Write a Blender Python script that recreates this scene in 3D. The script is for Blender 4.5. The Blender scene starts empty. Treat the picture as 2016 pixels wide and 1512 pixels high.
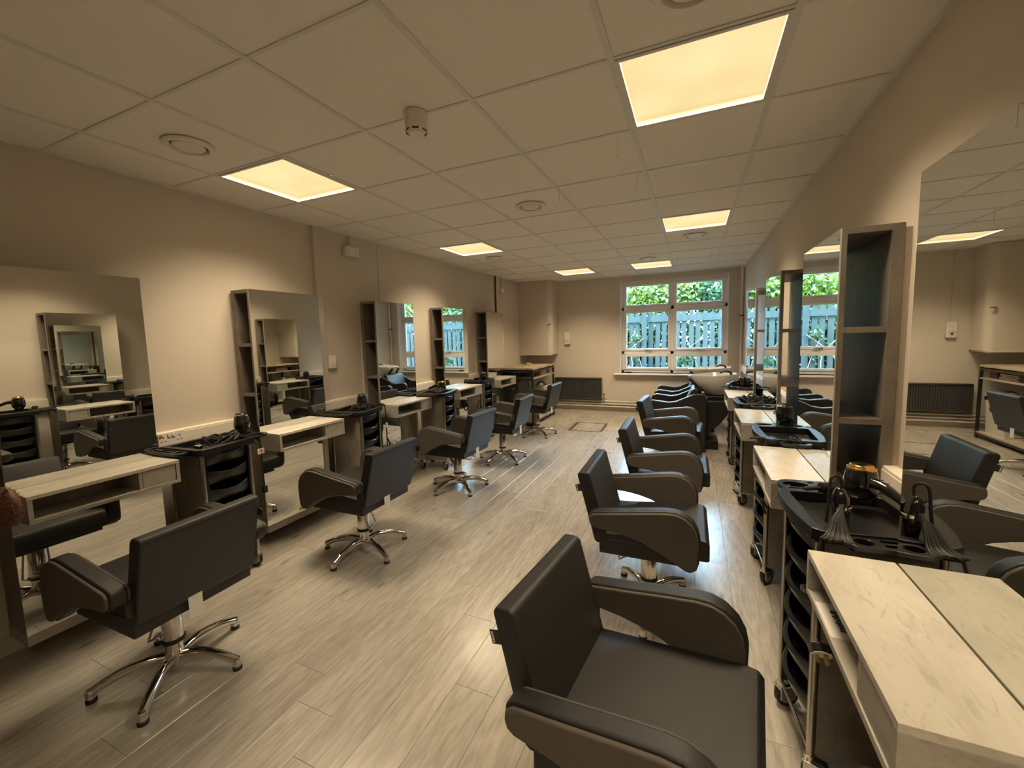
import bpy, bmesh, math, random
from mathutils import Vector, Matrix, Euler
PI = math.pi
R = math.radians
random.seed(11)
C = bpy.context.scene.collection
sc = bpy.context.scene

# ------------------------------------------------------------------ camera, world, light, exposure
H = 1.523                                  # camera height above the floor
DZ = 0.093                                 # the wall units hang this far above the floor
KS = 1.065                                 # chair size
cam = bpy.data.cameras.new('camera')
cam.sensor_width = 36.0
cam.lens = 36 * 814.09 / 2016
cam.shift_x = 0.001885
cam.shift_y = -0.00873
cam.clip_start = 0.02
cam_o = bpy.data.objects.new('camera', cam)
C.objects.link(cam_o)
m3 = Matrix(((0.91419601, -0.01323125, 0.40505627),
             (0.4043755, 0.09623444, -0.90951602),
             (-0.02694634, 0.99527075, 0.09332754)))
cam_o.matrix_world = Matrix.Translation((0, 0, H)) @ m3.to_4x4()
sc.camera = cam_o

world = bpy.data.worlds.new('sky')
sc.world = world
world.use_nodes = True
wn = world.node_tree.nodes
wn['Background'].inputs[0].default_value = (0.45, 0.72, 1.0, 1)
wn['Background'].inputs[1].default_value = 60.0

sun = bpy.data.lights.new('sun', 'SUN')
sun.energy = 30.0
sun.angle = R(1)
sun.color = (1.0, 0.93, 0.80)
sun_o = bpy.data.objects.new('sun', sun)
C.objects.link(sun_o)
sun_o.rotation_euler = Euler((R(20), R(-52), 0))

LAMP_W = 23.0                              # watts of each ceiling panel
LAMP_C = (1.0, 0.80, 0.53)
LAMP_SPREAD = R(112)

sc.view_settings.view_transform = 'Standard'
sc.view_settings.look = 'None'
sc.view_settings.exposure = 0.0
sc.view_settings.gamma = 1.0
sc.view_settings.use_curve_mapping = False
sc.cycles.use_denoising = True
sc.cycles.max_bounces = 14
sc.cycles.diffuse_bounces = 6
sc.cycles.glossy_bounces = 10
sc.cycles.transparent_max_bounces = 12
sc.cycles.sample_clamp_indirect = 6.0

# room numbers
XL, XR, YF, YN, ZC = -3.126, 0.744, 7.85, -2.7, 2.459 + DZ
GX, GY = -2.702, 1.688                     # ceiling grid origin, 0.6 pitch

# ------------------------------------------------------------------ materials
def nodes_of(name):
    m = bpy.data.materials.new(name)
    m.use_nodes = True
    nt = m.node_tree
    return m, nt, nt.nodes['Principled BSDF']

def mat(name, col, rough=0.5, metal=0.0, spec=0.5, coat=0.0, bump=0.0, bscale=200, var=0.0, vscale=8):
    m, nt, b = nodes_of(name)
    b.inputs['Base Color'].default_value = (*col, 1)
    b.inputs['Roughness'].default_value = rough
    b.inputs['Metallic'].default_value = metal
    b.inputs['Specular IOR Level'].default_value = spec
    b.inputs['Coat Weight'].default_value = coat
    tc = nt.nodes.new('ShaderNodeTexCoord')
    if var:
        n = nt.nodes.new('ShaderNodeTexNoise')
        n.inputs['Scale'].default_value = vscale
        n.inputs['Detail'].default_value = 5
        nt.links.new(tc.outputs['Object'], n.inputs['Vector'])
        mx = nt.nodes.new('ShaderNodeMix'); mx.data_type = 'RGBA'
        mx.inputs[6].default_value = (*[c * (1 - var) for c in col], 1)
        mx.inputs[7].default_value = (*[min(1, c * (1 + var)) for c in col], 1)
        nt.links.new(n.outputs['Fac'], mx.inputs[0])
        nt.links.new(mx.outputs[2], b.inputs['Base Color'])
    if bump:
        n2 = nt.nodes.new('ShaderNodeTexNoise')
        n2.inputs['Scale'].default_value = bscale
        n2.inputs['Detail'].default_value = 3
        nt.links.new(tc.outputs['Object'], n2.inputs['Vector'])
        bp = nt.nodes.new('ShaderNodeBump')
        bp.inputs['Strength'].default_value = bump
        bp.inputs['Distance'].default_value = 0.002
        nt.links.new(n2.outputs['Fac'], bp.inputs['Height'])
        nt.links.new(bp.outputs['Normal'], b.inputs['Normal'])
    return m

def laminate(name, c1, c2, stretch=(9, 2, 9), rough=0.4, fine=0.25, spec=0.4):
    """grained or clouded decor board; grain runs along the local Y axis"""
    m, nt, b = nodes_of(name)
    L = nt.links.new
    tc = nt.nodes.new('ShaderNodeTexCoord')
    oi = nt.nodes.new('ShaderNodeObjectInfo')
    mu = nt.nodes.new('ShaderNodeMath'); mu.operation = 'MULTIPLY'; mu.inputs[1].default_value = 37
    L(oi.outputs['Random'], mu.inputs[0])
    ad = nt.nodes.new('ShaderNodeVectorMath'); ad.operation = 'ADD'
    L(tc.outputs['Object'], ad.inputs[0]); L(mu.outputs[0], ad.inputs[1])
    mp = nt.nodes.new('ShaderNodeMapping')
    mp.inputs['Scale'].default_value = stretch
    L(ad.outputs[0], mp.inputs['Vector'])
    n1 = nt.nodes.new('ShaderNodeTexNoise'); n1.inputs['Scale'].default_value = 1.2; n1.inputs['Detail'].default_value = 9
    n1.inputs['Roughness'].default_value = 0.62; n1.inputs['Distortion'].default_value = 0.7
    L(mp.outputs[0], n1.inputs['Vector'])
    n2 = nt.nodes.new('ShaderNodeTexNoise'); n2.inputs['Scale'].default_value = 7; n2.inputs['Detail'].default_value = 6
    n2.inputs['Distortion'].default_value = 1.2
    L(mp.outputs[0], n2.inputs['Vector'])
    cr = nt.nodes.new('ShaderNodeValToRGB')
    cr.color_ramp.elements[0].position = 0.34; cr.color_ramp.elements[0].color = (*c1, 1)
    cr.color_ramp.elements[1].position = 0.62; cr.color_ramp.elements[1].color = (*c2, 1)
    L(n1.outputs['Fac'], cr.inputs[0])
    r2 = nt.nodes.new('ShaderNodeValToRGB')
    r2.color_ramp.elements[0].position = 0.30; r2.color_ramp.elements[0].color = (0.45, 0.43, 0.40, 1)
    r2.color_ramp.elements[1].position = 0.44; r2.color_ramp.elements[1].color = (1, 1, 1, 1)
    L(n2.outputs['Fac'], r2.inputs[0])
    mx = nt.nodes.new('ShaderNodeMix'); mx.data_type = 'RGBA'; mx.blend_type = 'MULTIPLY'
    mx.inputs[0].default_value = fine
    L(cr.outputs[0], mx.inputs[6]); L(r2.outputs[0], mx.inputs[7])
    L(mx.outputs[2], b.inputs['Base Color'])
    b.inputs['Roughness'].default_value = rough
    b.inputs['Specular IOR Level'].default_value = spec
    return m

def plank_material():
    m, nt, b = nodes_of('limed oak vinyl plank')
    L = nt.links.new
    tc = nt.nodes.new('ShaderNodeTexCoord')
    oi = nt.nodes.new('ShaderNodeObjectInfo')
    mu = nt.nodes.new('ShaderNodeMath'); mu.operation = 'MULTIPLY'; mu.inputs[1].default_value = 91
    L(oi.outputs['Random'], mu.inputs[0])
    ad = nt.nodes.new('ShaderNodeVectorMath'); ad.operation = 'ADD'
    L(tc.outputs['Object'], ad.inputs[0]); L(mu.outputs[0], ad.inputs[1])
    mp = nt.nodes.new('ShaderNodeMapping'); mp.inputs['Scale'].default_value = (7, 0.9, 7)
    L(ad.outputs[0], mp.inputs['Vector'])
    n0 = nt.nodes.new('ShaderNodeTexNoise'); n0.inputs['Scale'].default_value = 1.0; n0.inputs['Detail'].default_value = 2
    n0.inputs['Distortion'].default_value = 0.4
    L(mp.outputs[0], n0.inputs['Vector'])
    # cathedral figure: rings cut out of a smooth field
    rg = nt.nodes.new('ShaderNodeMath'); rg.operation = 'MULTIPLY'; rg.inputs[1].default_value = 16
    L(n0.outputs['Fac'], rg.inputs[0])
    fr = nt.nodes.new('ShaderNodeMath'); fr.operation = 'PINGPONG'; fr.inputs[1].default_value = 1.0
    L(rg.outputs[0], fr.inputs[0])
    mp2 = nt.nodes.new('ShaderNodeMapping'); mp2.inputs['Scale'].default_value = (60, 8.0, 60)
    L(ad.outputs[0], mp2.inputs['Vector'])
    n1 = nt.nodes.new('ShaderNodeTexNoise'); n1.inputs['Scale'].default_value = 1.4; n1.inputs['Detail'].default_value = 6
    L(mp2.outputs[0], n1.inputs['Vector'])
    ov = nt.nodes.new('ShaderNodeMix'); ov.data_type = 'FLOAT'; ov.inputs[0].default_value = 0.80
    L(fr.outputs[0], ov.inputs[2]); L(n1.outputs['Fac'], ov.inputs[3])
    cr = nt.nodes.new('ShaderNodeValToRGB')
    cr.color_ramp.elements[0].position = 0.22; cr.color_ramp.elements[0].color = (0.29, 0.258, 0.222, 1)
    cr.color_ramp.elements[1].position = 0.66; cr.color_ramp.elements[1].color = (0.44, 0.402, 0.352, 1)
    L(ov.outputs[0], cr.inputs[0])
    # broad tone change along and between planks
    mp3 = nt.nodes.new('ShaderNodeMapping'); mp3.inputs['Scale'].default_value = (2.5, 0.8, 2)
    L(ad.outputs[0], mp3.inputs['Vector'])
    n3 = nt.nodes.new('ShaderNodeTexNoise'); n3.inputs['Scale'].default_value = 1.6; n3.inputs['Detail'].default_value = 3
    L(mp3.outputs[0], n3.inputs['Vector'])
    r3 = nt.nodes.new('ShaderNodeValToRGB')
    r3.color_ramp.elements[0].position = 0.3; r3.color_ramp.elements[0].color = (0.80, 0.785, 0.77, 1)
    r3.color_ramp.elements[1].position = 0.65; r3.color_ramp.elements[1].color = (1, 1, 1, 1)
    L(n3.outputs['Fac'], r3.inputs[0])
    m1 = nt.nodes.new('ShaderNodeMix'); m1.data_type = 'RGBA'; m1.blend_type = 'MULTIPLY'; m1.inputs[0].default_value = 0.85
    L(cr.outputs[0], m1.inputs[6]); L(r3.outputs[0], m1.inputs[7])
    # small knots
    mp4 = nt.nodes.new('ShaderNodeMapping'); mp4.inputs['Scale'].default_value = (11, 4, 11)
    L(ad.outputs[0], mp4.inputs['Vector'])
    vo = nt.nodes.new('ShaderNodeTexVoronoi'); vo.inputs['Scale'].default_value = 0.55
    L(mp4.outputs[0], vo.inputs['Vector'])
    kr = nt.nodes.new('ShaderNodeValToRGB')
    kr.color_ramp.elements[0].position = 0.04; kr.color_ramp.elements[0].color = (0.45, 0.40, 0.34, 1)
    kr.color_ramp.elements[1].position = 0.13; kr.color_ramp.elements[1].color = (1, 1, 1, 1)
    L(vo.outputs['Distance'], kr.inputs[0])
    m2 = nt.nodes.new('ShaderNodeMix'); m2.data_type = 'RGBA'; m2.blend_type = 'MULTIPLY'; m2.inputs[0].default_value = 0.8
    L(m1.outputs[2], m2.inputs[6]); L(kr.outputs[0], m2.inputs[7])
    # one random tone per plank
    hv = nt.nodes.new('ShaderNodeMapRange')
    hv.inputs[3].default_value = 0.92; hv.inputs[4].default_value = 1.06
    L(oi.outputs['Random'], hv.inputs[0])
    hs = nt.nodes.new('ShaderNodeHueSaturation')
    L(hv.outputs[0], hs.inputs['Value']); L(m2.outputs[2], hs.inputs['Color'])
    L(hs.outputs[0], b.inputs['Base Color'])
    b.inputs['Roughness'].default_value = 0.26
    b.inputs['Specular IOR Level'].default_value = 0.8
    b.inputs['Coat Weight'].default_value = 0.5
    b.inputs['Coat Roughness'].default_value = 0.2
    bp = nt.nodes.new('ShaderNodeBump'); bp.inputs['Strength'].default_value = 0.12; bp.inputs['Distance'].default_value = 0.001
    L(n1.outputs['Fac'], bp.inputs['Height']); L(bp.outputs['Normal'], b.inputs['Normal'])
    return m

def leaf_material(name, c1, c2):
    m, nt, b = nodes_of(name)
    L = nt.links.new
    g = nt.nodes.new('ShaderNodeNewGeometry')
    cr = nt.nodes.new('ShaderNodeValToRGB')
    cr.color_ramp.elements[0].color = (*c1, 1); cr.color_ramp.elements[1].color = (*c2, 1)
    L(g.outputs['Random Per Island'], cr.inputs[0])
    L(cr.outputs[0], b.inputs['Base Color'])
    b.inputs['Roughness'].default_value = 0.5
    tr = nt.nodes.new('ShaderNodeBsdfTranslucent')
    L(cr.outputs[0], tr.inputs['Color'])
    mx = nt.nodes.new('ShaderNodeMixShader'); mx.inputs[0].default_value = 0.45
    L(b.outputs[0], mx.inputs[1]); L(tr.outputs[0], mx.inputs[2])
    L(mx.outputs[0], nt.nodes['Material Output'].inputs[0])
    return m

def glass_material():
    m = bpy.data.materials.new('window glass'); m.use_nodes = True
    nt = m.node_tree; nt.nodes.clear()
    o = nt.nodes.new('ShaderNodeOutputMaterial')
    t = nt.nodes.new('ShaderNodeBsdfTransparent'); t.inputs[0].default_value = (0.93, 0.97, 0.96, 1)
    g = nt.nodes.new('ShaderNodeBsdfGlossy'); g.inputs['Roughness'].default_value = 0.02
    f = nt.nodes.new('ShaderNodeFresnel'); f.inputs[0].default_value = 1.45
    mx = nt.nodes.new('ShaderNodeMixShader')
    nt.links.new(f.outputs[0], mx.inputs[0]); nt.links.new(t.outputs[0], mx.inputs[1]); nt.links.new(g.outputs[0], mx.inputs[2])
    nt.links.new(mx.outputs[0], o.inputs[0])
    return m

def diffuser_material():
    """prismatic lamp cover: passes the lamp's own light and glows softly, a little unevenly"""
    m = bpy.data.materials.new('lamp diffuser'); m.use_nodes = True
    nt = m.node_tree; nt.nodes.clear()
    o = nt.nodes.new('ShaderNodeOutputMaterial')
    t = nt.nodes.new('ShaderNodeBsdfTransparent')
    e = nt.nodes.new('ShaderNodeEmission')
    tc = nt.nodes.new('ShaderNodeTexCoord')
    n = nt.nodes.new('ShaderNodeTexNoise'); n.inputs['Scale'].default_value = 3.0; n.inputs['Detail'].default_value = 1
    nt.links.new(tc.outputs['Object'], n.inputs['Vector'])
    cr = nt.nodes.new('ShaderNodeValToRGB')
    cr.color_ramp.elements[0].position = 0.3; cr.color_ramp.elements[0].color = (0.90, 0.66, 0.30, 1)
    cr.color_ramp.elements[1].position = 0.7; cr.color_ramp.elements[1].color = (0.98, 0.78, 0.40, 1)
    nt.links.new(n.outputs['Fac'], cr.inputs[0]); nt.links.new(cr.outputs[0], e.inputs[0])
    e.inputs[1].default_value = 1.0
    a = nt.nodes.new('ShaderNodeAddShader')
    nt.links.new(t.outputs[0], a.inputs[0]); nt.links.new(e.outputs[0], a.inputs[1])
    nt.links.new(a.outputs[0], o.inputs[0])
    return m

def emit(name, col, s):
    m, nt, b = nodes_of(name)
    b.inputs['Base Color'].default_value = (*col, 1)
    b.inputs['Emission Color'].default_value = (*col, 1)
    b.inputs['Emission Strength'].default_value = s
    return m

M = dict(
    wall=mat('beige wall paint', (0.56, 0.495, 0.42), 0.72, bump=0.25, bscale=160, var=0.03, vscale=1.2, spec=0.25),
    tile=mat('white mineral ceiling tile', (0.80, 0.77, 0.72), 0.9, bump=0.3, bscale=420, var=0.03, vscale=40, spec=0.1),
    bar=mat('white enamelled ceiling grid', (0.66, 0.645, 0.62), 0.45, spec=0.5),
    plank=plank_material(),
    dark=mat('dark joint', (0.10, 0.085, 0.07), 0.8),
    carcass=laminate('grey brown concrete laminate', (0.150, 0.130, 0.106), (0.225, 0.198, 0.165), (5, 5, 3), 0.42, 0.25),
    plinthm=laminate('pale concrete laminate', (0.27, 0.24, 0.20), (0.36, 0.325, 0.275), (5, 3, 5), 0.42, 0.25),
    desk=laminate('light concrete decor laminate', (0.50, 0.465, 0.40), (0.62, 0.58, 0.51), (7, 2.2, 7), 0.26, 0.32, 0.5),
    deskside=laminate('darker concrete decor laminate', (0.33, 0.305, 0.26), (0.43, 0.40, 0.345), (7, 2.2, 7), 0.34, 0.32, 0.45),  # darker copy of the desk laminate, for desk box and drawer front
    mirror=mat('silvered mirror', (0.84, 0.86, 0.83), 0.006, 1.0),
    medge=mat('polished glass edge', (0.75, 0.80, 0.74), 0.1, 0.3),
    vinyl=mat('charcoal upholstery vinyl', (0.0125, 0.0115, 0.0105), 0.46, bump=0.4, bscale=700, spec=0.5),
    taupe=mat('taupe upholstery vinyl', (0.078, 0.066, 0.053), 0.55, bump=0.45, bscale=700, spec=0.35),
    black=mat('satin black plastic', (0.009, 0.009, 0.0092), 0.32, spec=0.5),
    gloss=mat('gloss black plastic', (0.008, 0.008, 0.009), 0.08, spec=0.6, coat=0.5),
    rubber=mat('black rubber', (0.010, 0.009, 0.009), 0.6),
    chrome=mat('polished chrome', (0.72, 0.70, 0.67), 0.08, 1.0),
    steel=mat('brushed steel', (0.52, 0.49, 0.44), 0.28, 1.0),
    zinc=mat('zinc plated steel', (0.66, 0.62, 0.55), 0.25, 1.0),
    gold=mat('gold metal', (0.80, 0.50, 0.16), 0.16, 1.0),
    hub=mat('grey castor hub', (0.42, 0.38, 0.32), 0.5),
    ceramic=mat('white ceramic', (0.80, 0.78, 0.73), 0.12, coat=0.3),
    pvc=mat('white window pvc', (0.88, 0.87, 0.88), 0.3),
    plastic=mat('white plastic', (0.72, 0.68, 0.62), 0.35),
    trunk=mat('cream plastic trunking', (0.70, 0.64, 0.54), 0.4),
    pipe=mat('beige painted pipe', (0.52, 0.46, 0.38), 0.5),
    anth=mat('anthracite radiator enamel', (0.045, 0.042, 0.040), 0.4),
    blackmetal=mat('black powder coated steel', (0.016, 0.015, 0.014), 0.45),
    grey=mat('dark grey cabinet board', (0.055, 0.058, 0.056), 0.45),
    oak=laminate('oak bench board', (0.30, 0.235, 0.165), (0.42, 0.34, 0.25), (12, 1.6, 12), 0.45, 0.3),
    red=mat('dark red print', (0.17, 0.05, 0.04), 0.5),
    paper=mat('white paper', (0.74, 0.71, 0.66), 0.7),
    ink=mat('black ink', (0.02, 0.02, 0.02), 0.6),
    redink=mat('red ink', (0.55, 0.10, 0.05), 0.6),
    yellow=mat('yellow plastic', (0.85, 0.55, 0.02), 0.35),
    hair=mat('reddish brown hair', (0.15, 0.060, 0.034), 0.55, var=0.4, vscale=60),
    brass=mat('brass', (0.62, 0.45, 0.20), 0.3, 1.0),
    tub=mat('cloudy plastic tub', (0.52, 0.50, 0.45), 0.3),
    glass=glass_material(),
    diffuser=diffuser_material(),
    green=emit('green indicator lamp', (0.1, 0.9, 0.25), 0.8),
    fence=laminate('weathered blue grey fence board', (0.0095, 0.0150, 0.0150), (0.0165, 0.0235, 0.0230), (14, 14, 1.5), 0.8, 0.4, 0.2),
    soil=mat('soil and grass', (0.022, 0.03, 0.014), 0.9, var=0.5, vscale=6),
    leaf_lime=leaf_material('lime green leaves', (0.026, 0.058, 0.006), (0.105, 0.135, 0.018)),
    leaf_teal=leaf_material('deep green leaves', (0.006, 0.032, 0.013), (0.05, 0.095, 0.03)),
    leaf_ivy=leaf_material('ivy leaves', (0.010, 0.036, 0.011), (0.045, 0.085, 0.025)),
    bark=mat('bark', (0.10, 0.08, 0.06), 0.9, var=0.3, vscale=20),
    render_=mat('far house wall', (0.07, 0.062, 0.055), 0.8),
    slate=mat('slate roof', (0.013, 0.013, 0.018), 0.6, var=0.3, vscale=9),
)

# ------------------------------------------------------------------ mesh helpers
class MB:
    def __init__(s): s.v = []; s.f = []
    def add(s, vs, fs, T=None):
        o = len(s.v)
        s.v += [tuple((T @ Vector(p)) if T is not None else p) for p in vs]
        s.f += [tuple(i + o for i in f) for f in fs]
        return s
    def box(s, a, b, T=None):
        x0, y0, z0 = a; x1, y1, z1 = b
        return s.add([(x0, y0, z0), (x1, y0, z0), (x1, y1, z0), (x0, y1, z0), (x0, y0, z1), (x1, y0, z1), (x1, y1, z1), (x0, y1, z1)],
                     [(0, 3, 2, 1), (4, 5, 6, 7), (0, 1, 5, 4), (1, 2, 6, 5), (2, 3, 7, 6), (3, 0, 4, 7)], T)
    def rings(s, rings, closed=True, cap=True, T=None):
        n = len(rings[0]); vs = [p for r in rings for p in r]; fs = []
        for i in range(len(rings) - 1):
            for j in range(n if closed else n - 1):
                k = (j + 1) % n
                fs.append((i * n + j, i * n + k, (i + 1) * n + k, (i + 1) * n + j))
        if cap:
            fs.append(tuple(range(n))[::-1]); fs.append(tuple((len(rings) - 1) * n + j for j in range(n)))
        return s.add(vs, fs, T)
    def lathe(s, prof, n=20, T=None, cap=True):
        return s.rings([[(r * math.cos(2 * PI * j / n), r * math.sin(2 * PI * j / n), z) for j in range(n)] for r, z in prof], True, cap, T)
    def cyl(s, p0, p1, r0, r1=None, n=14):
        p0 = Vector(p0); p1 = Vector(p1); d = p1 - p0
        q = d.to_track_quat('Z', 'Y').to_matrix().to_4x4()
        return s.lathe([(r0, 0), (r1 if r1 is not None else r0, d.length)], n, Matrix.Translation(p0) @ q)
    def tube(s, pts, r, n=8, cap=True, flat=None):
        P = [Vector(p) for p in pts]; up = Vector((0, 0, 1)); rg = []; prev = None
        for i, p in enumerate(P):
            t = (P[min(i + 1, len(P) - 1)] - P[max(i - 1, 0)])
            if t.length < 1e-9: t = Vector((0, 0, 1))
            t.normalize()
            if prev is None:
                a = t.cross(up)
                if a.length < 0.05: a = t.cross(Vector((1, 0, 0)))
            else:
                a = prev - t * prev.dot(t)
                if a.length < 1e-6: a = t.cross(up)
            a.normalize(); prev = a; b = t.cross(a)
            rr = r[i] if isinstance(r, (list, tuple)) else r
            ra, rb = (rr, rr) if flat is None else (rr * flat[0], rr * flat[1])
            rg.append([tuple(p + a * (ra * math.cos(2 * PI * j / n)) + b * (rb * math.sin(2 * PI * j / n))) for j in range(n)])
        return s.rings(rg, True, cap)
    def prism(s, poly, y0, y1, axis='y', T=None):
        """polygon (a, b) extruded; axis y: (x=a, z=b), axis z: (x=a, y=b), axis x: (y=a, z=b)"""
        def P(a, b, h): return (a, h, b) if axis == 'y' else ((a, b, h) if axis == 'z' else (h, a, b))
        return s.rings([[P(a, b, y0) for a, b in poly], [P(a, b, y1) for a, b in poly]], True, True, T)
    def plate(s, outer, holes, z0, z1, T=None):
        """flat plate in XY with real holes"""
        bm = bmesh.new(); eds = []
        for loop in [outer] + holes:
            vs = [bm.verts.new((x, y, z1)) for x, y in loop]
            eds += [bm.edges.new((vs[i], vs[(i + 1) % len(vs)])) for i in range(len(vs))]
        bmesh.ops.triangle_fill(bm, use_beauty=True, use_dissolve=False, edges=eds, normal=(0, 0, 1))
        ret = bmesh.ops.extrude_face_region(bm, geom=bm.faces[:])
        for v in [g for g in ret['geom'] if isinstance(g, bmesh.types.BMVert)]: v.co.z = z0
        bmesh.ops.recalc_face_normals(bm, faces=bm.faces[:])
        bm.verts.index_update()
        s.add([tuple(v.co) for v in bm.verts], [tuple(v.index for v in f.verts) for f in bm.faces], T)
        bm.free(); return s
    def mesh(s, name, m, smooth=True):
        me = bpy.data.meshes.new(name)
        me.from_pydata(s.v, [], s.f); me.validate()
        bm = bmesh.new(); bm.from_mesh(me); bmesh.ops.recalc_face_normals(bm, faces=bm.faces[:]); bm.to_mesh(me); bm.free()
        if smooth:
            for p in me.polygons: p.use_smooth = True
            me.set_sharp_from_angle(angle=R(38))
        me.materials.append(m)
        return me
    def build(s, name, m, parent=None, bevel=0, seg=2, loc=None, smooth=True, kind=None):
        o = bpy.data.objects.new(name, s.mesh(name, m, smooth)); C.objects.link(o)
        if parent: o.parent = parent
        if loc: o.location = loc
        if bevel:
            b = o.modifiers.new('bevel', 'BEVEL'); b.width = bevel; b.segments = seg; b.limit_method = 'ANGLE'; b.angle_limit = R(40); b.harden_normals = True
        if kind: o['kind'] = kind
        return o

def empty(name, loc=(0, 0, 0), rz=0):
    o = bpy.data.objects.new(name, None); o.empty_display_size = 0.1; C.objects.link(o)
    o.location = loc; o.rotation_euler = (0, 0, rz)
    return o
def tag(o, label, cat, group=None):
    o['label'] = label; o['category'] = cat
    if group: o['group'] = group
    return o
def struct(o): o['kind'] = 'structure'; return o
def dup(o, parent=None):
    c = o.copy(); C.objects.link(c); c.parent = parent
    for ch in list(o.children): dup(ch, c)
    return c
def rrect(x0, y0, x1, y1, r, n=4):
    P = []
    for cx, cy, a0 in ((x1 - r, y1 - r, 0), (x0 + r, y1 - r, 90), (x0 + r, y0 + r, 180), (x1 - r, y0 + r, 270)):
        for k in range(n + 1):
            a = R(a0 + 90 * k / n); P.append((cx + r * math.cos(a), cy + r * math.sin(a)))
    return P
def oval(cx, cy, rx, ry, n=16, a0=0, a1=360):
    full = abs(a1 - a0) >= 360
    return [(cx + rx * math.cos(R(a0 + (a1 - a0) * k / (n if full else n - 1))), cy + ry * math.sin(R(a0 + (a1 - a0) * k / (n if full else n - 1)))) for k in range(n)]
def inset(poly, d):
    """shrink a polygon (either winding) by d"""
    n = len(poly); A = sum(poly[i][0] * poly[(i + 1) % n][1] - poly[(i + 1) % n][0] * poly[i][1] for i in range(n)); sg = 1 if A > 0 else -1
    out = []
    for i in range(n):
        p = Vector(poly[i - 1]); q = Vector(poly[i]); r_ = Vector(poly[(i + 1) % n])
        e1 = (q - p).normalized(); e2 = (r_ - q).normalized()
        n1 = Vector((-e1.y, e1.x)) * sg; n2 = Vector((-e2.y, e2.x)) * sg
        nn = (n1 + n2)
        nn = nn.normalized() / max(0.5, math.sqrt((1 + n1.dot(n2)) / 2))
        out.append(tuple(q + nn * d))
    return out
def spline(pts, k=6):
    P = [Vector(p) for p in pts]; out = []
    for i in range(len(P) - 1):
        p0 = P[max(i - 1, 0)]; p1 = P[i]; p2 = P[i + 1]; p3 = P[min(i + 2, len(P) - 1)]
        for j in range(k):
            t = j / k
            out.append(0.5 * ((2 * p1) + (p2 - p0) * t + (2 * p0 - 5 * p1 + 4 * p2 - p3) * t * t + (3 * p1 - p0 - 3 * p2 + p3) * t ** 3))
    out.append(P[-1]); return out

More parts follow.
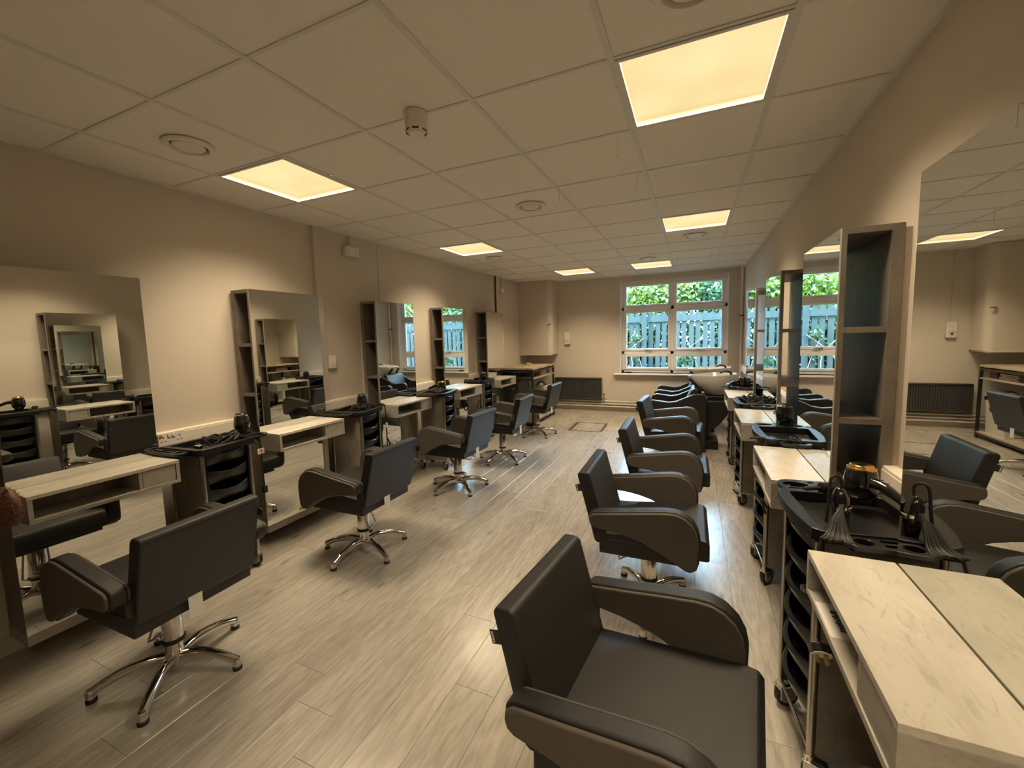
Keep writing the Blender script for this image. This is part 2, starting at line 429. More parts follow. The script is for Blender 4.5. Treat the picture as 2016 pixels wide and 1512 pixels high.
# ------------------------------------------------------------------ the room shell
def shell():
    # floor: a slab under individually laid planks
    fl = struct(MB().box((XL - 0.1, YN - 0.1, -0.12), (XR + 0.1, YF + 0.1, -0.004)).build('floor', M['dark']))
    pw = 0.182 * KS; ln = 1.10 * KS
    meshes = {}
    def plank_mesh(w, l):
        key = (round(w, 3), round(l, 3))
        if key not in meshes:
            g = 0.0005; c = 0.0008; x, y = w / 2 - g, l / 2 - g
            b = MB()
            b.rings([[(-x, -y, -0.004), (x, -y, -0.004), (x, y, -0.004), (-x, y, -0.004)],
                     [(-x, -y, -c), (x, -y, -c), (x, y, -c), (-x, y, -c)],
                     [(-x + c, -y + c, 0), (x - c, -y + c, 0), (x - c, y - c, 0), (-x + c, y - c, 0)]])
            meshes[key] = b.mesh('plank', M['plank'], False)
        return meshes[key]
    x = XL; first = -1.433 * KS - pw * 12
    edges = [XL] + [first + pw * k for k in range(34) if XL + 0.03 < first + pw * k < XR - 0.03] + [XR]
    rnd = random.Random(5)
    for i in range(len(edges) - 1):
        x0, x1 = edges[i], edges[i + 1]
        y = YN - rnd.random() * ln
        if abs(x0 + 1.615 * KS) < 0.02: y = 1.175 * KS - 5 * ln
        if abs(x0 + 1.797 * KS) < 0.02: y = 1.59 * KS - 5 * ln
        if abs(x0 + 1.98 * KS) < 0.02: y = 1.747 * KS - 5 * ln
        if abs(x0 + 1.433 * KS) < 0.02: y = 1.037 * KS - 5 * ln
        while y < YF:
            a, b = max(y, YN), min(y + ln, YF)
            if b - a > 0.02:
                o = bpy.data.objects.new('plank', plank_mesh(x1 - x0, b - a)); C.objects.link(o)
                o.parent = fl; o.location = ((x0 + x1) / 2, (a + b) / 2, 0)
            y += ln
    # walls
    T = 0.12
    struct(MB().box((XL - T, YN, 0), (XL, YF, ZC + 0.1)).build('wall_left', M['wall']))
    struct(MB().box((XR, YN, 0), (XR + T, YF, ZC + 0.1)).build('wall_right', M['wall']))
    struct(MB().box((XL - T, YN - T, 0), (XR + T, YN, ZC + 0.1)).build('wall_near', M['wall']))
    wx0, wx1, wz0, wz1 = -1.245, 0.525, 0.69 + DZ, 2.375 + DZ
    w = MB()
    FT = 0.26
    w.box((XL - T, YF, 0), (wx0, YF + FT, ZC + 0.1)); w.box((wx1, YF, 0), (XR + T, YF + FT, ZC + 0.1))
    w.box((wx0, YF, 0), (wx1, YF + FT, wz0)); w.box((wx0, YF, wz1), (wx1, YF + FT, ZC + 0.1))
    struct(w.build('wall_far', M['wall']))
    # ceiling: slab, grid bars, single tiles
    ce = struct(MB().box((XL - T, YN - T, ZC + 0.08), (XR + T, YF + FT, ZC + 0.2)).build('ceiling', M['tile']))
    lamps = {(0, 0), (0, 4), (1, 8), (3, 8), (4, 0), (4, 4), (4, -4)}
    xs = [XL] + [GX + 0.6 * k for k in range(6)] + [XR]
    j0 = math.floor((YN - GY) / 0.6)
    ys = [YN] + [GY + 0.6 * j for j in range(j0 + 1, 11)] + [YF]
    tm = {}
    for a in range(len(xs) - 1):
        for b in range(len(ys) - 1):
            ci = a - 1; rj = round((ys[b] - GY) / 0.6) if b else j0
            if (ci, rj) in lamps: continue
            w_, l_ = xs[a + 1] - xs[a], ys[b + 1] - ys[b]
            key = (round(w_, 3), round(l_, 3))
            if key not in tm:
                q = 0.002
                tm[key] = MB().box((-w_ / 2 + q, -l_ / 2 + q, 0.004), (w_ / 2 - q, l_ / 2 - q, 0.018)).mesh('tile', M['tile'], False)
            o = bpy.data.objects.new('tile', tm[key]); C.objects.link(o); o.parent = ce
            o.location = ((xs[a] + xs[a + 1]) / 2, (ys[b] + ys[b + 1]) / 2, ZC)
    for k in range(6):
        MB().box((xs[k + 1] - 0.012, YN, ZC - 0.001), (xs[k + 1] + 0.012, YF, ZC + 0.03)).build('grid_bar', M['bar'], ce)
    for y in ys[1:-1]:
        MB().box((XL, y - 0.0075, ZC - 0.0005), (XR, y + 0.0075, ZC + 0.03)).build('grid_bar', M['bar'], ce)
    for n, a, b in (('trim_1', (XL, YN, ZC - 0.008), (XL + 0.02, YF, ZC + 0.004)), ('trim_2', (XR - 0.02, YN, ZC - 0.008), (XR, YF, ZC + 0.004)),
                    ('trim_3', (XL, YF - 0.02, ZC - 0.008), (XR, YF, ZC + 0.004))):
        struct(MB().box(a, b).build(n, M['bar']))
    # window: frame, sashes, panes, sill
    wo = struct(empty('window_1', (0, YF, 0)))
    yo, yi = 0.14, 0.20                    # frame sits in the reveal
    f = MB(); fw = 0.055
    f.box((wx0, yo, wz0), (wx0 + fw, yi, wz1)); f.box((wx1 - fw, yo, wz0), (wx1, yi, wz1))
    f.box((wx0, yo, wz1 - fw), (wx1, yi, wz1)); f.box((wx0, yo, wz0), (wx1, yi, wz0 + fw))
    xm = -0.355
    f.box((xm - 0.03, yo, wz0), (xm + 0.03, yi, wz1))
    zt, zb = 1.87 + DZ, 1.065 + DZ
    f.box((wx0, yo, zt - 0.032), (wx1, yi, zt + 0.032)); f.box((wx0, yo, zb - 0.032), (wx1, yi, zb + 0.032))
    f.build('frame', M['pvc'], wo, 0.006)
    cells = [(wx0 + fw, xm - 0.03), (xm + 0.03, wx1 - fw)]
    rows = [(zt + 0.032, wz1 - fw), (zb + 0.032, zt - 0.032), (wz0 + fw, zb - 0.032)]
    for r_i, (z0, z1) in enumerate(rows):
        for (x0, x1) in cells:
            s = MB(); k = 0.042
            s.box((x0, yo - 0.012, z0), (x0 + k, yo + 0.05, z1)); s.box((x1 - k, yo - 0.012, z0), (x1, yo + 0.05, z1))
            s.box((x0 + k, yo - 0.012, z1 - k), (x1 - k, yo + 0.05, z1)); s.box((x0 + k, yo - 0.012, z0), (x1 - k, yo + 0.05, z0 + k))
            so = s.build('sash', M['pvc'], wo, 0.006)
            MB().box((x0 + k, yo + 0.015, z0 + k), (x1 - k, yo + 0.021, z1 - k)).build('pane', M['glass'], so, smooth=False)
            if r_i < 2:
                h = MB(); cx = (x0 + x1) / 2
                h.box((cx - 0.03, yo - 0.026, z0 + 0.008), (cx + 0.03, yo - 0.012, z0 + 0.030))
                h.box((cx - 0.012, yo - 0.045, z0 + 0.010), (cx + 0.10, yo - 0.030, z0 + 0.024)); h.box((cx - 0.012, yo - 0.045, z0 + 0.010), (cx + 0.012, yo - 0.02, z0 + 0.026))
                h.build('handle', M['steel'], so, 0.003)
    MB().box((wx0 - 0.115, -0.07, wz0 - 0.03), (wx1 + 0.05, yo + 0.02, wz0)).build('sill', M['plastic'], wo, 0.008, 3)
    lin = MB()
    lin.box((wx0, 0.0, wz0), (wx0 + 0.012, yo, wz1)); lin.box((wx1 - 0.012, 0.0, wz0), (wx1, yo, wz1))
    lin.build('reveal_lining', M['pvc'], wo)
    MB().box((wx0 - 0.0, 0.07, wz1 - 0.075), (wx1, 0.125, wz1 - 0.0)).build('blind_headrail', M['plastic'], wo, 0.006)
    # baseboards
    for n, a, b in (('baseboard_left', (XL, YN, 0), (XL + 0.012, YF, 0.09)), ('baseboard_right', (XR - 0.012, YN, 0), (XR, YF, 0.07)), ('baseboard_far', (XL, YF - 0.012, 0), (XR, YF, 0.07))):
        struct(MB().box(a, b).build(n, M['pipe'], None, 0.003))
shell()

# ------------------------------------------------------------------ ceiling things
lamp_labels = {
    (0, 0): 'square lit ceiling panel beside the green indicator, over the switch-box wall',
    (0, 4): 'square lit ceiling panel over the switch-box wall, second from the camera',
    (1, 8): 'square lit ceiling panel near the boxed-in cupboard, farthest of its row',
    (4, 0): 'large bright ceiling panel near the camera, over the basin-side row',
    (4, 4): 'square lit ceiling panel over the basin side with a round vent behind it',
    (3, 8): 'small far lit ceiling panel in front of the window with a vent before it',
    (4, -4): 'square lit ceiling panel behind the camera on the basin side'}
def lamp(i, j):
    x, y = GX + 0.6 * i + 0.3, GY + 0.6 * j + 0.3
    o = tag(empty('ceiling_light', (x, y, ZC)), lamp_labels[(i, j)], 'light', 'square ceiling light panels')
    f = MB(); a, b = 0.288, 0.272
    for q in ((-a, -a, a, -b), (-a, b, a, a), (-a, -b, -b, b), (b, -b, a, b)):
        f.box((q[0], q[1], -0.003), (q[2], q[3], 0.02))
    f.build('frame', M['bar'], o)
    MB().add([(-b, -b, 0.002), (b, -b, 0.002), (b, b, 0.002), (-b, b, 0.002)], [(0, 1, 2, 3)]).build('diffuser', M['diffuser'], o, smooth=False)
    hb = MB(); hb.box((-a, -a, 0.03), (a, a, 0.05)); hb.build('housing', M['ink'], o)
    l = bpy.data.lights.new('panel_lamp', 'AREA'); l.shape = 'SQUARE'; l.size = 0.54; l.energy = LAMP_W; l.color = LAMP_C; l.spread = LAMP_SPREAD
    lo = bpy.data.objects.new('panel_lamp', l); C.objects.link(lo); lo.parent = o; lo.location = (0, 0, 0.012)
for k in lamp_labels: lamp(*k)

vent_spots = [(-2.402, 1.388, 'round white ceiling vent beside the panel with the green indicator'), (-1.202, 3.188, 'round ceiling vent in the middle of the ceiling'),
              (-2.402, 4.988, 'small round ceiling vent behind the second panel of the switch-box side'), (-0.002, 4.988, 'round ceiling vent just behind a lit panel on the basin side'),
              (-0.602, 6.188, 'round ceiling vent before the far lit panel by the window'), (-0.02, 1.43, 'round ceiling vent cut by the top of the picture')]
proto = None
for x, y, lab in vent_spots:
    if proto is None:
        proto = empty('ceiling_vent')
        MB().lathe([(0.082, 0.002), (0.112, 0.0), (0.116, -0.006), (0.108, -0.014), (0.090, -0.016), (0.082, -0.004), (0.082, 0.002)], 36, cap=False).build('ring', M['plastic'], proto)
        MB().lathe([(0.001, 0.001), (0.086, 0.001)], 36, cap=False).build('throat', M['dark'], proto)
        MB().lathe([(0.001, -0.004), (0.068, -0.004), (0.073, -0.008), (0.068, -0.014), (0.001, -0.016)], 36).build('disc', M['plastic'], proto)
        v = proto
    else: v = dup(proto)
    v.location = (x, y, ZC); tag(v, lab, 'vent', 'round ceiling vents')

sd = tag(empty('smoke_detector', (-1.18, 1.665, ZC)), 'white smoke detector on the ceiling between the two lamp rows', 'detector')
MB().lathe([(0.052, 0.0), (0.053, -0.012), (0.050, -0.03), (0.050, -0.055), (0.001, -0.055)], 28).build('base', M['plastic'], sd)
MB().lathe([(0.050, -0.055), (0.052, -0.060), (0.045, -0.080), (0.034, -0.092), (0.001, -0.094)], 28).build('sensor_head', M['plastic'], sd)
s_ = MB()
for k in range(6):
    a = 2 * PI * k / 6
    s_.box((-0.014, -0.002, -0.006), (0.014, 0.002, 0.006), Matrix.Translation((0.0445 * math.cos(a), 0.0445 * math.sin(a), -0.079)) @ Matrix.Rotation(a + PI / 2, 4, 'Z') @ Matrix.Rotation(R(-30), 4, 'X'))
s_.build('slots', M['ink'], sd, kind='stuff')

il = tag(empty('indicator_lamp', (-2.075, 2.01, ZC)), 'tiny green indicator lamp in the ceiling beside a lit panel', 'lamp')
MB().lathe([(0.010, 0.004), (0.010, -0.003), (0.001, -0.003)], 14).build('bezel', M['plastic'], il)
MB().lathe([(0.006, -0.003), (0.005, -0.006), (0.001, -0.007)], 12).build('lens', M['green'], il)

hooks = [(-0.380, 2.33, 'bright wire hook hanging beside the big near light panel'), (-0.352, 2.89, 'thin wire hook hanging one tile behind the big near panel'), (-0.873, 2.89, 'thin wire hook hanging from the bar near the middle vent'),
         (-1.415, 5.29, 'thin ceiling wire before the far panel by the cupboard side'), (-0.880, 5.29, 'thin ceiling wire in line with the far vent'), (-0.205, 5.89, 'thin ceiling wire before the window, beside the sixth bar'), (0.19, 5.89, 'thin ceiling wire before the window, by the basin-side wall')]
for i, (x, y, lab) in enumerate(hooks):
    ln = 0.10 if i < 3 else 0.13
    pts = [(x, y, ZC), (x + 0.001, y, ZC - ln * 0.5), (x, y, ZC - ln + 0.012)] + [(x + 0.006 * math.sin(a), y, ZC - ln + 0.006 - 0.006 * math.cos(a + PI)) for a in (0.6, 1.6, 2.6, 3.6, 4.6)]
    h = MB().tube(pts, 0.0012, 6).build('ceiling_hook', M['steel']); tag(h, lab, 'hook', 'wire hooks on the ceiling grid')

# ------------------------------------------------------------------ wall services
def trunking(x0, x1, y0, y1, lab):
    o = tag(empty('cable_trunking', ((x0 + x1) / 2, (y0 + y1) / 2, 0.83 + DZ)), lab, 'trunking')
    cx = (x0 + x1) / 2; cy = (y0 + y1) / 2
    MB().box((x0 - cx, y0 - cy, -0.05), (x1 - cx, y1 - cy, 0.05)).build('body', M['trunk'], o, 0.006)
    d = 0.004 if x0 < -1 else -0.004
    xx = x1 - cx if x0 < -1 else x0 - cx
    MB().box((min(xx, xx + d), y0 - cy, -0.036), (max(xx, xx + d), y1 - cy, 0.036)).build('lid', M['trunk'], o, 0.002)
    return o
trunking(XL, XL + 0.05, YN, 6.3, 'cream cable trunking along the wall with the switch box')
trunking(XR - 0.05, XR, YN, 7.55, 'cream cable trunking along the basin-side wall')

def socket(x, y, z, nx, lab, red=True):
    o = tag(empty('power_socket', (x, y, z + DZ), 0 if nx > 0 else PI), lab, 'socket', 'double sockets on the trunking')
    MB().box((0, -0.073, -0.043), (0.009, 0.073, 0.043)).build('faceplate', M['plastic'], o, 0.003)
    for k, yy in enumerate((-0.012, 0.012)):
        MB().box((0.009, yy - 0.009, 0.012), (0.014, yy + 0.009, 0.034)).build('rocker', M['plastic'], o, 0.002)
    p = MB()
    for cy in (-0.045, 0.045):
        p.box((0.0085, cy - 0.003, 0.008), (0.0096, cy + 0.003, 0.020)); p.box((0.0085, cy - 0.015, -0.016), (0.0096, cy - 0.007, -0.011)); p.box((0.0085, cy + 0.007, -0.016), (0.0096, cy + 0.015, -0.011))
    p.build('pin_holes', M['ink'], o, kind='stuff')
    if red: MB().box((0.009, -0.066, 0.016), (0.013, -0.050, 0.032)).build('neon', M['redink'], o, 0.002)
socket(XL + 0.054, 1.50, 0.835, 1, 'white double socket with a red neon, beside the trolley of the second station')
socket(XL + 0.054, 2.68, 0.835, 1, 'white double socket on the trunking behind the third trolley', False)
socket(XR - 0.054, 4.2, 0.835, -1, 'white double socket on the basin-side trunking seen through a shelf tower', False)

def conduit(name, pts, r, lab, m='pipe', grp=None):
    o = MB().tube(pts, r, 12).build(name, M[m]); return tag(o, lab, 'pipe', grp)
bx = tag(empty('boxed_pipe', (XL, 2.775, 0)), 'boxed-in beige riser on the wall beside the second mirror', 'riser')
MB().box((0.0, -0.035, 0.0), (0.035, 0.035, ZC - 0.01)).build('casing', M['wall'], bx, 0.006)
MB().box((0.0, 0.037, 0.0), (0.006, 0.045, ZC - 0.01)).build('edge_bead', M['wall'], bx, 0.002)
sb = tag(empty('socket_box', (XL, 3.185, 2.30 + DZ)), 'white surface socket box high on the wall under a short conduit', 'socket')
MB().box((0, -0.085, -0.048), (0.045, 0.085, 0.048)).build('back_box', M['plastic'], sb, 0.005)
MB().box((0.045, -0.080, -0.044), (0.054, 0.080, 0.044)).build('faceplate', M['plastic'], sb, 0.003)
p = MB()
for cy in (-0.045, 0.045):
    p.box((0.0535, cy - 0.003, 0.006), (0.0546, cy + 0.003, 0.018)); p.box((0.0535, cy - 0.015, -0.018), (0.0546, cy - 0.007, -0.012)); p.box((0.0535, cy + 0.007, -0.018), (0.0546, cy + 0.015, -0.012))
p.build('pin_holes', M['ink'], sb, kind='stuff')
MB().box((0.0, -0.012, 0.048), (0.02, 0.012, ZC - 2.30 - DZ)).build('conduit', M['pipe'], sb, 0.002)
sw = tag(empty('wall_switch', (XL, 2.87, 1.235 + DZ)), 'white wall switch beside the edge of the second mirror', 'switch')
MB().box((0, -0.043, -0.06), (0.03, 0.043, 0.06)).build('back_box', M['plastic'], sw, 0.005)
MB().box((0.03, -0.012, -0.02), (0.037, 0.012, 0.02)).build('rocker', M['plastic'], sw, 0.002)
MB().box((0.0, -0.010, 0.06), (0.015, 0.010, 0.075)).build('conduit', M['pipe'], sw)
tag(MB().box((XL, 3.586, 0.90), (XL + 0.004, 3.594, ZC - 0.01)).build('wall_joint', M['pipe']), 'thin upright joint strip on the wall above the third mirror', 'strip')
conduit('riser_pipe', [(XL + 0.02, 6.46, 0.9), (XL + 0.02, 6.46, ZC)], 0.013, 'dark riser pipe on the wall above the last mirror', 'anth')
s2 = tag(empty('junction_box', (XL, 6.71, 2.225 + DZ)), 'small white junction box high on the wall near the cupboard', 'box')
MB().box((0, -0.06, -0.045), (0.04, 0.06, 0.045)).build('body', M['plastic'], s2, 0.006)
MB().box((0.0, -0.01, 0.045), (0.018, 0.01, ZC - 2.225 - DZ)).build('conduit', M['pipe'], s2, 0.002)
rp = tag(empty('corner_pipe', (0.715, 7.80, 0)), 'white riser pipe in the corner beside the window', 'pipe')
MB().cyl((0, 0, 0.02), (0, 0, ZC), 0.020).build('pipe', M['plastic'], rp)
MB().cyl((0.045, 0.035, 0.0), (0.045, 0.035, ZC), 0.012).build('pipe', M['pipe'], rp) if False else None
MB().box((-0.028, -0.028, 1.66 + DZ), (0.028, 0.05, 1.68 + DZ)).build('bracket', M['ink'], rp)

# far wall: hanging cupboard, intercom, radiator, pipes, blind cord
hc = tag(empty('wall_cupboard', (-2.78, 7.5, 1.07 + DZ)), 'beige boxed-in cupboard hanging in the corner above the workbench', 'cupboard')
x0, x1 = XL + 2.78, -2.45 + 2.78; rr = 0.10
poly = [(x0, 0.349), (x0, 0.0)] + [(x1 - rr + rr * math.sin(R(a)), rr - rr * math.cos(R(a))) for a in range(0, 91, 10)] + [(x1, 0.349)]
MB().prism(poly, 0.0, ZC - 1.07 - DZ - 0.002, 'z').build('body', M['wall'], hc)
MB().box((x0, -0.003, 1.205), (x1 - rr, 0.0, 1.212)).build('door_joint', M['pipe'], hc)
MB().box((x0, -0.012, -0.022), (x1 - 0.02, 0.345, 0.0)).build('bottom_board', M['wall'], hc, 0.003)
for kx in (x0 + 0.02, x1 - 0.06):
    k = MB(); k.cyl((kx, -0.001, 0.56), (kx, -0.035, 0.56), 0.010); k.cyl((kx - 0.01, -0.04, 0.56), (kx + 0.055, -0.042, 0.565), 0.009, 0.012); k.build('catch', M['steel'], hc)

ic = tag(empty('alarm_call_point', (-2.248, YF, 1.355 + DZ)), 'white wall unit with a round button on the window wall', 'call point')
MB().box((-0.056, -0.045, -0.115), (0.056, 0.0, 0.115)).build('case', M['plastic'], ic, 0.010, 3)
MB().box((-0.05, -0.047, -0.031), (0.05, -0.044, -0.028)).build('joint', M['dark'], ic)
MB().cyl((0.0, -0.044, -0.055), (0.0, -0.052, -0.055), 0.018).build('button', M['steel'], ic)
MB().box((-0.012, -0.018, 0.115), (0.012, 0.0, ZC - 1.355 - DZ)).build('conduit', M['wall'], ic, 0.002)

rad = tag(empty('radiator', (-2.04, YF, 0.19 + DZ)), 'anthracite panel radiator under the call point on the window wall', 'radiator')
rx0, rx1 = -0.45, 0.45; n = 30
pr = []
for k in range(n):
    a = rx0 + (rx1 - rx0) * k / n; s = (rx1 - rx0) / n
    pr += [(a, -0.070), (a + s * 0.2, -0.082), (a + s * 0.7, -0.082), (a + s * 0.9, -0.070)]
pr += [(rx1, -0.070), (rx1, -0.055), (rx0, -0.055)]
MB().prism(pr, 0.02, 0.39, 'z').build('front_panel', M['anth'], rad)
MB().box((rx0, -0.055, 0.03), (rx1, -0.03, 0.38)).build('rear_panel', M['anth'], rad)
MB().box((rx0 - 0.004, -0.088, 0.39), (rx1 + 0.004, -0.02, 0.412)).build('top_grille', M['anth'], rad, 0.004)
MB().box((rx0 - 0.004, -0.088, 0.0), (rx1 + 0.004, -0.05, 0.02)).build('bottom_edge', M['anth'], rad, 0.003)
for sx in (rx0 - 0.006, rx1): MB().box((sx, -0.086, 0.0), (sx + 0.006, -0.02, 0.41)).build('side_cover', M['anth'], rad)
v = MB(); v.cyl((rx1 + 0.006, -0.06, 0.05), (rx1 + 0.05, -0.06, 0.05), 0.010); v.cyl((rx1 + 0.05, -0.06, -0.05), (rx1 + 0.05, -0.06, 0.075), 0.011); v.cyl((rx1 + 0.05, -0.06, 0.075), (rx1 + 0.05, -0.06, 0.115), 0.019, 0.016)
v.build('valve', M['brass'], rad)
br = MB(); br.box((-0.3, -0.03, 0.05), (-0.26, 0.0, 0.35)); br.box((0.26, -0.03, 0.05), (0.3, 0.0, 0.35)); br.build('bracket', M['anth'], rad)
for z, lab in ((0.155, 'topmost of the three heating pipes along the window wall'), (0.105, 'middle of the three heating pipes along the window wall'), (0.056, 'lowest of the three heating pipes along the window wall')):
    conduit('heating_pipe', [(XL + 0.02, YF - 0.035, z + DZ), (XR - 0.1, YF - 0.035, z + DZ)], 0.017, lab, 'pipe', 'heating pipes on the window wall')
bc = tag(empty('blind_cord', (-1.25, YF, 1.06 + DZ)), 'beige blind cord with a white pull hanging over the sill end', 'cord')
MB().tube(spline([(0.0, -0.01, 0.9), (-0.005, -0.012, 0.3), (-0.02, -0.03, 0.0), (-0.075, -0.06, -0.26), (-0.120, -0.078, -0.38), (-0.128, -0.045, -0.46)]), 0.004, 6).build('cord', M['pipe'], bc)
MB().lathe([(0.003, 0.075), (0.009, 0.06), (0.010, 0.0), (0.001, 0.0)], 10, Matrix.Translation((-0.128, -0.045, -0.53))).build('pull', M['plastic'], bc)
ws = tag(empty('window_wedge', (-1.11, YF + 0.06, 0.69 + DZ)), 'small black brush lying on the window sill', 'brush')
MB().box((-0.055, -0.02, 0.0), (0.055, 0.02, 0.022)).build('head', M['rubber'], ws, 0.005)
MB().box((-0.075, -0.010, 0.0), (-0.055, 0.010, 0.012)).build('handle', M['rubber'], ws, 0.003)

ht = tag(empty('floor_hatch', (-1.50 * 1.045, 6.36 * 1.045, 0)), 'floor access hatch with a dark metal trim before the window', 'hatch')
ht.rotation_euler = (0, 0, R(2))
for a, b in (((-0.27, -0.32, 0), (-0.225, 0.32, 0.003)), ((0.225, -0.32, 0), (0.27, 0.32, 0.003)), ((-0.225, -0.32, 0), (0.225, -0.295, 0.003)), ((-0.225, 0.30, 0), (0.225, 0.32, 0.003))):
    MB().box(a, b).build('trim', M['anth'], ht)
for sx in (-0.251, 0.244): MB().box((sx, -0.31, 0.003), (sx + 0.007, 0.31, 0.0045)).build('trim_line', M['steel'], ht)

# ------------------------------------------------------------------ styling stations
def make_station():
    o = empty('styling_station')
    D = 0.221
    for sy in (-1, 1): MB().box((0.0, sy * 0.275 - 0.02, 0.05), (0.02, sy * 0.275 + 0.02, 1.80)).build('wall_batten', M['wall'], o)
    MB().box((0.022, -0.3, 0.055), (0.060, 0.3, 1.793)).build('rear_panel', M['carcass'], o, 0.001)
    MB().box((0.197, -0.3, 0.055), (0.215, 0.3, 1.793)).build('front_panel', M['carcass'], o, 0.001)
    MB().box((0.022, -0.3, 1.793), (0.215, 0.3, 1.817)).build('top_panel', M['carcass'], o, 0.001)
    for z in (1.43, 1.063, 0.70): MB().box((0.060, -0.298, z - 0.024), (0.197, 0.298, z)).build('shelf', M['carcass'], o, 0.001)
    for sy in (-1, 1): MB().box((0.060, sy * 0.29 - 0.008, 0.055), (0.197, sy * 0.29 + 0.008, 0.676)).build('lower_side_panel', M['carcass'], o)
    MB().box((0.0, -0.3, 0.0), (0.219, 0.3, 0.055)).build('plinth', M['plinthm'], o, 0.002)
    g = MB().box((0.2155, -0.3, 0.056), (0.2208, 0.3, 1.817)).build('mirror', M['mirror'], o, smooth=False)
    g.data.materials.append(M['medge'])
    for p in g.data.polygons:
        if abs(p.normal.x) < 0.5: p.material_index = 1
    # shelf desk on the mirror
    d0, d1, z0, z1, t = 0.2235, 0.426, 0.645, 0.775, 0.018
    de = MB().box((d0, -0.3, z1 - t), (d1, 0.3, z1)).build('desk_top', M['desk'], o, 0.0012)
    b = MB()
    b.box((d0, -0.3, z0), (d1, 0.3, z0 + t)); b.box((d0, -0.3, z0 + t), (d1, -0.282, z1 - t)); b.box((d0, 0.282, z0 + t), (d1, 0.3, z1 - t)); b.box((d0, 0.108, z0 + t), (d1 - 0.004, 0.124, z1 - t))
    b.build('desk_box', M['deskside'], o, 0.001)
    MB().box((d0, -.282, z0 + t), (d0 + .010, .108, z1 - t)).build('back_board', M['carcass'], o)  # board added in dark laminate to darken the open compartment
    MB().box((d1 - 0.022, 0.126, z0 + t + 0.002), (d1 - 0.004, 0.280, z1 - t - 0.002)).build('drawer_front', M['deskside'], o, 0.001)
    return o
st0 = make_station()
ORD = ['first', 'second', 'third', 'fourth', 'fifth']
stations = []
FROMWIN = {1: 'fifth', 2: 'fourth', 3: 'third', 4: 'second', 5: 'closest'}
lyc = [1.047, 2.282, 3.570, 4.785, 6.00]
ryc = [1.128, 2.363, 3.603, 4.825]
LS = ['shelf tower with tall mirror and pale desk, cut by the edge beside the hairpiece', 'shelf tower with tall mirror and pale desk beside the boxed-in riser',
      'shelf tower whose tall mirror shows a basin, under the wall joint strip', 'shelf tower whose tall mirror shows the window, fourth on the switch-box wall',
      'shelf tower with tall mirror beside the workbench, last on the switch-box wall']
RS = ['huge mirror station at the picture edge with the card in its desk', 'tall open shelf tower with mirror behind the clipper trolley',
      'mirror station on the basin side, third from the camera', 'mirror station next to the white basins']
for i, y in enumerate(lyc):
    s = st0 if i == 0 else dup(st0)
    s.location = (XL, y, DZ); tag(s, LS[i], 'styling station', 'mirror stations on the switch-box wall'); stations.append(s)
for i, y in enumerate(ryc):
    s = dup(st0); s.location = (XR, y, DZ); s.rotation_euler = (0, 0, PI); tag(s, RS[i], 'styling station', 'mirror stations on the basin-side wall'); stations.append(s)
bd = MB().box((0.2208, -0.030, 0.068), (0.2218, 0.034, 0.092)).build('maker_plate', M['brass'], stations[1], loc=(0, 0.0, 0.0), smooth=False)
mk = MB()
for k in range(7): mk.box((0.2217, -0.022 + 0.007 * k, 0.076), (0.2221, -0.018 + 0.007 * k, 0.085))
mk.build('plate_marks', M['ink'], bd, kind='stuff')

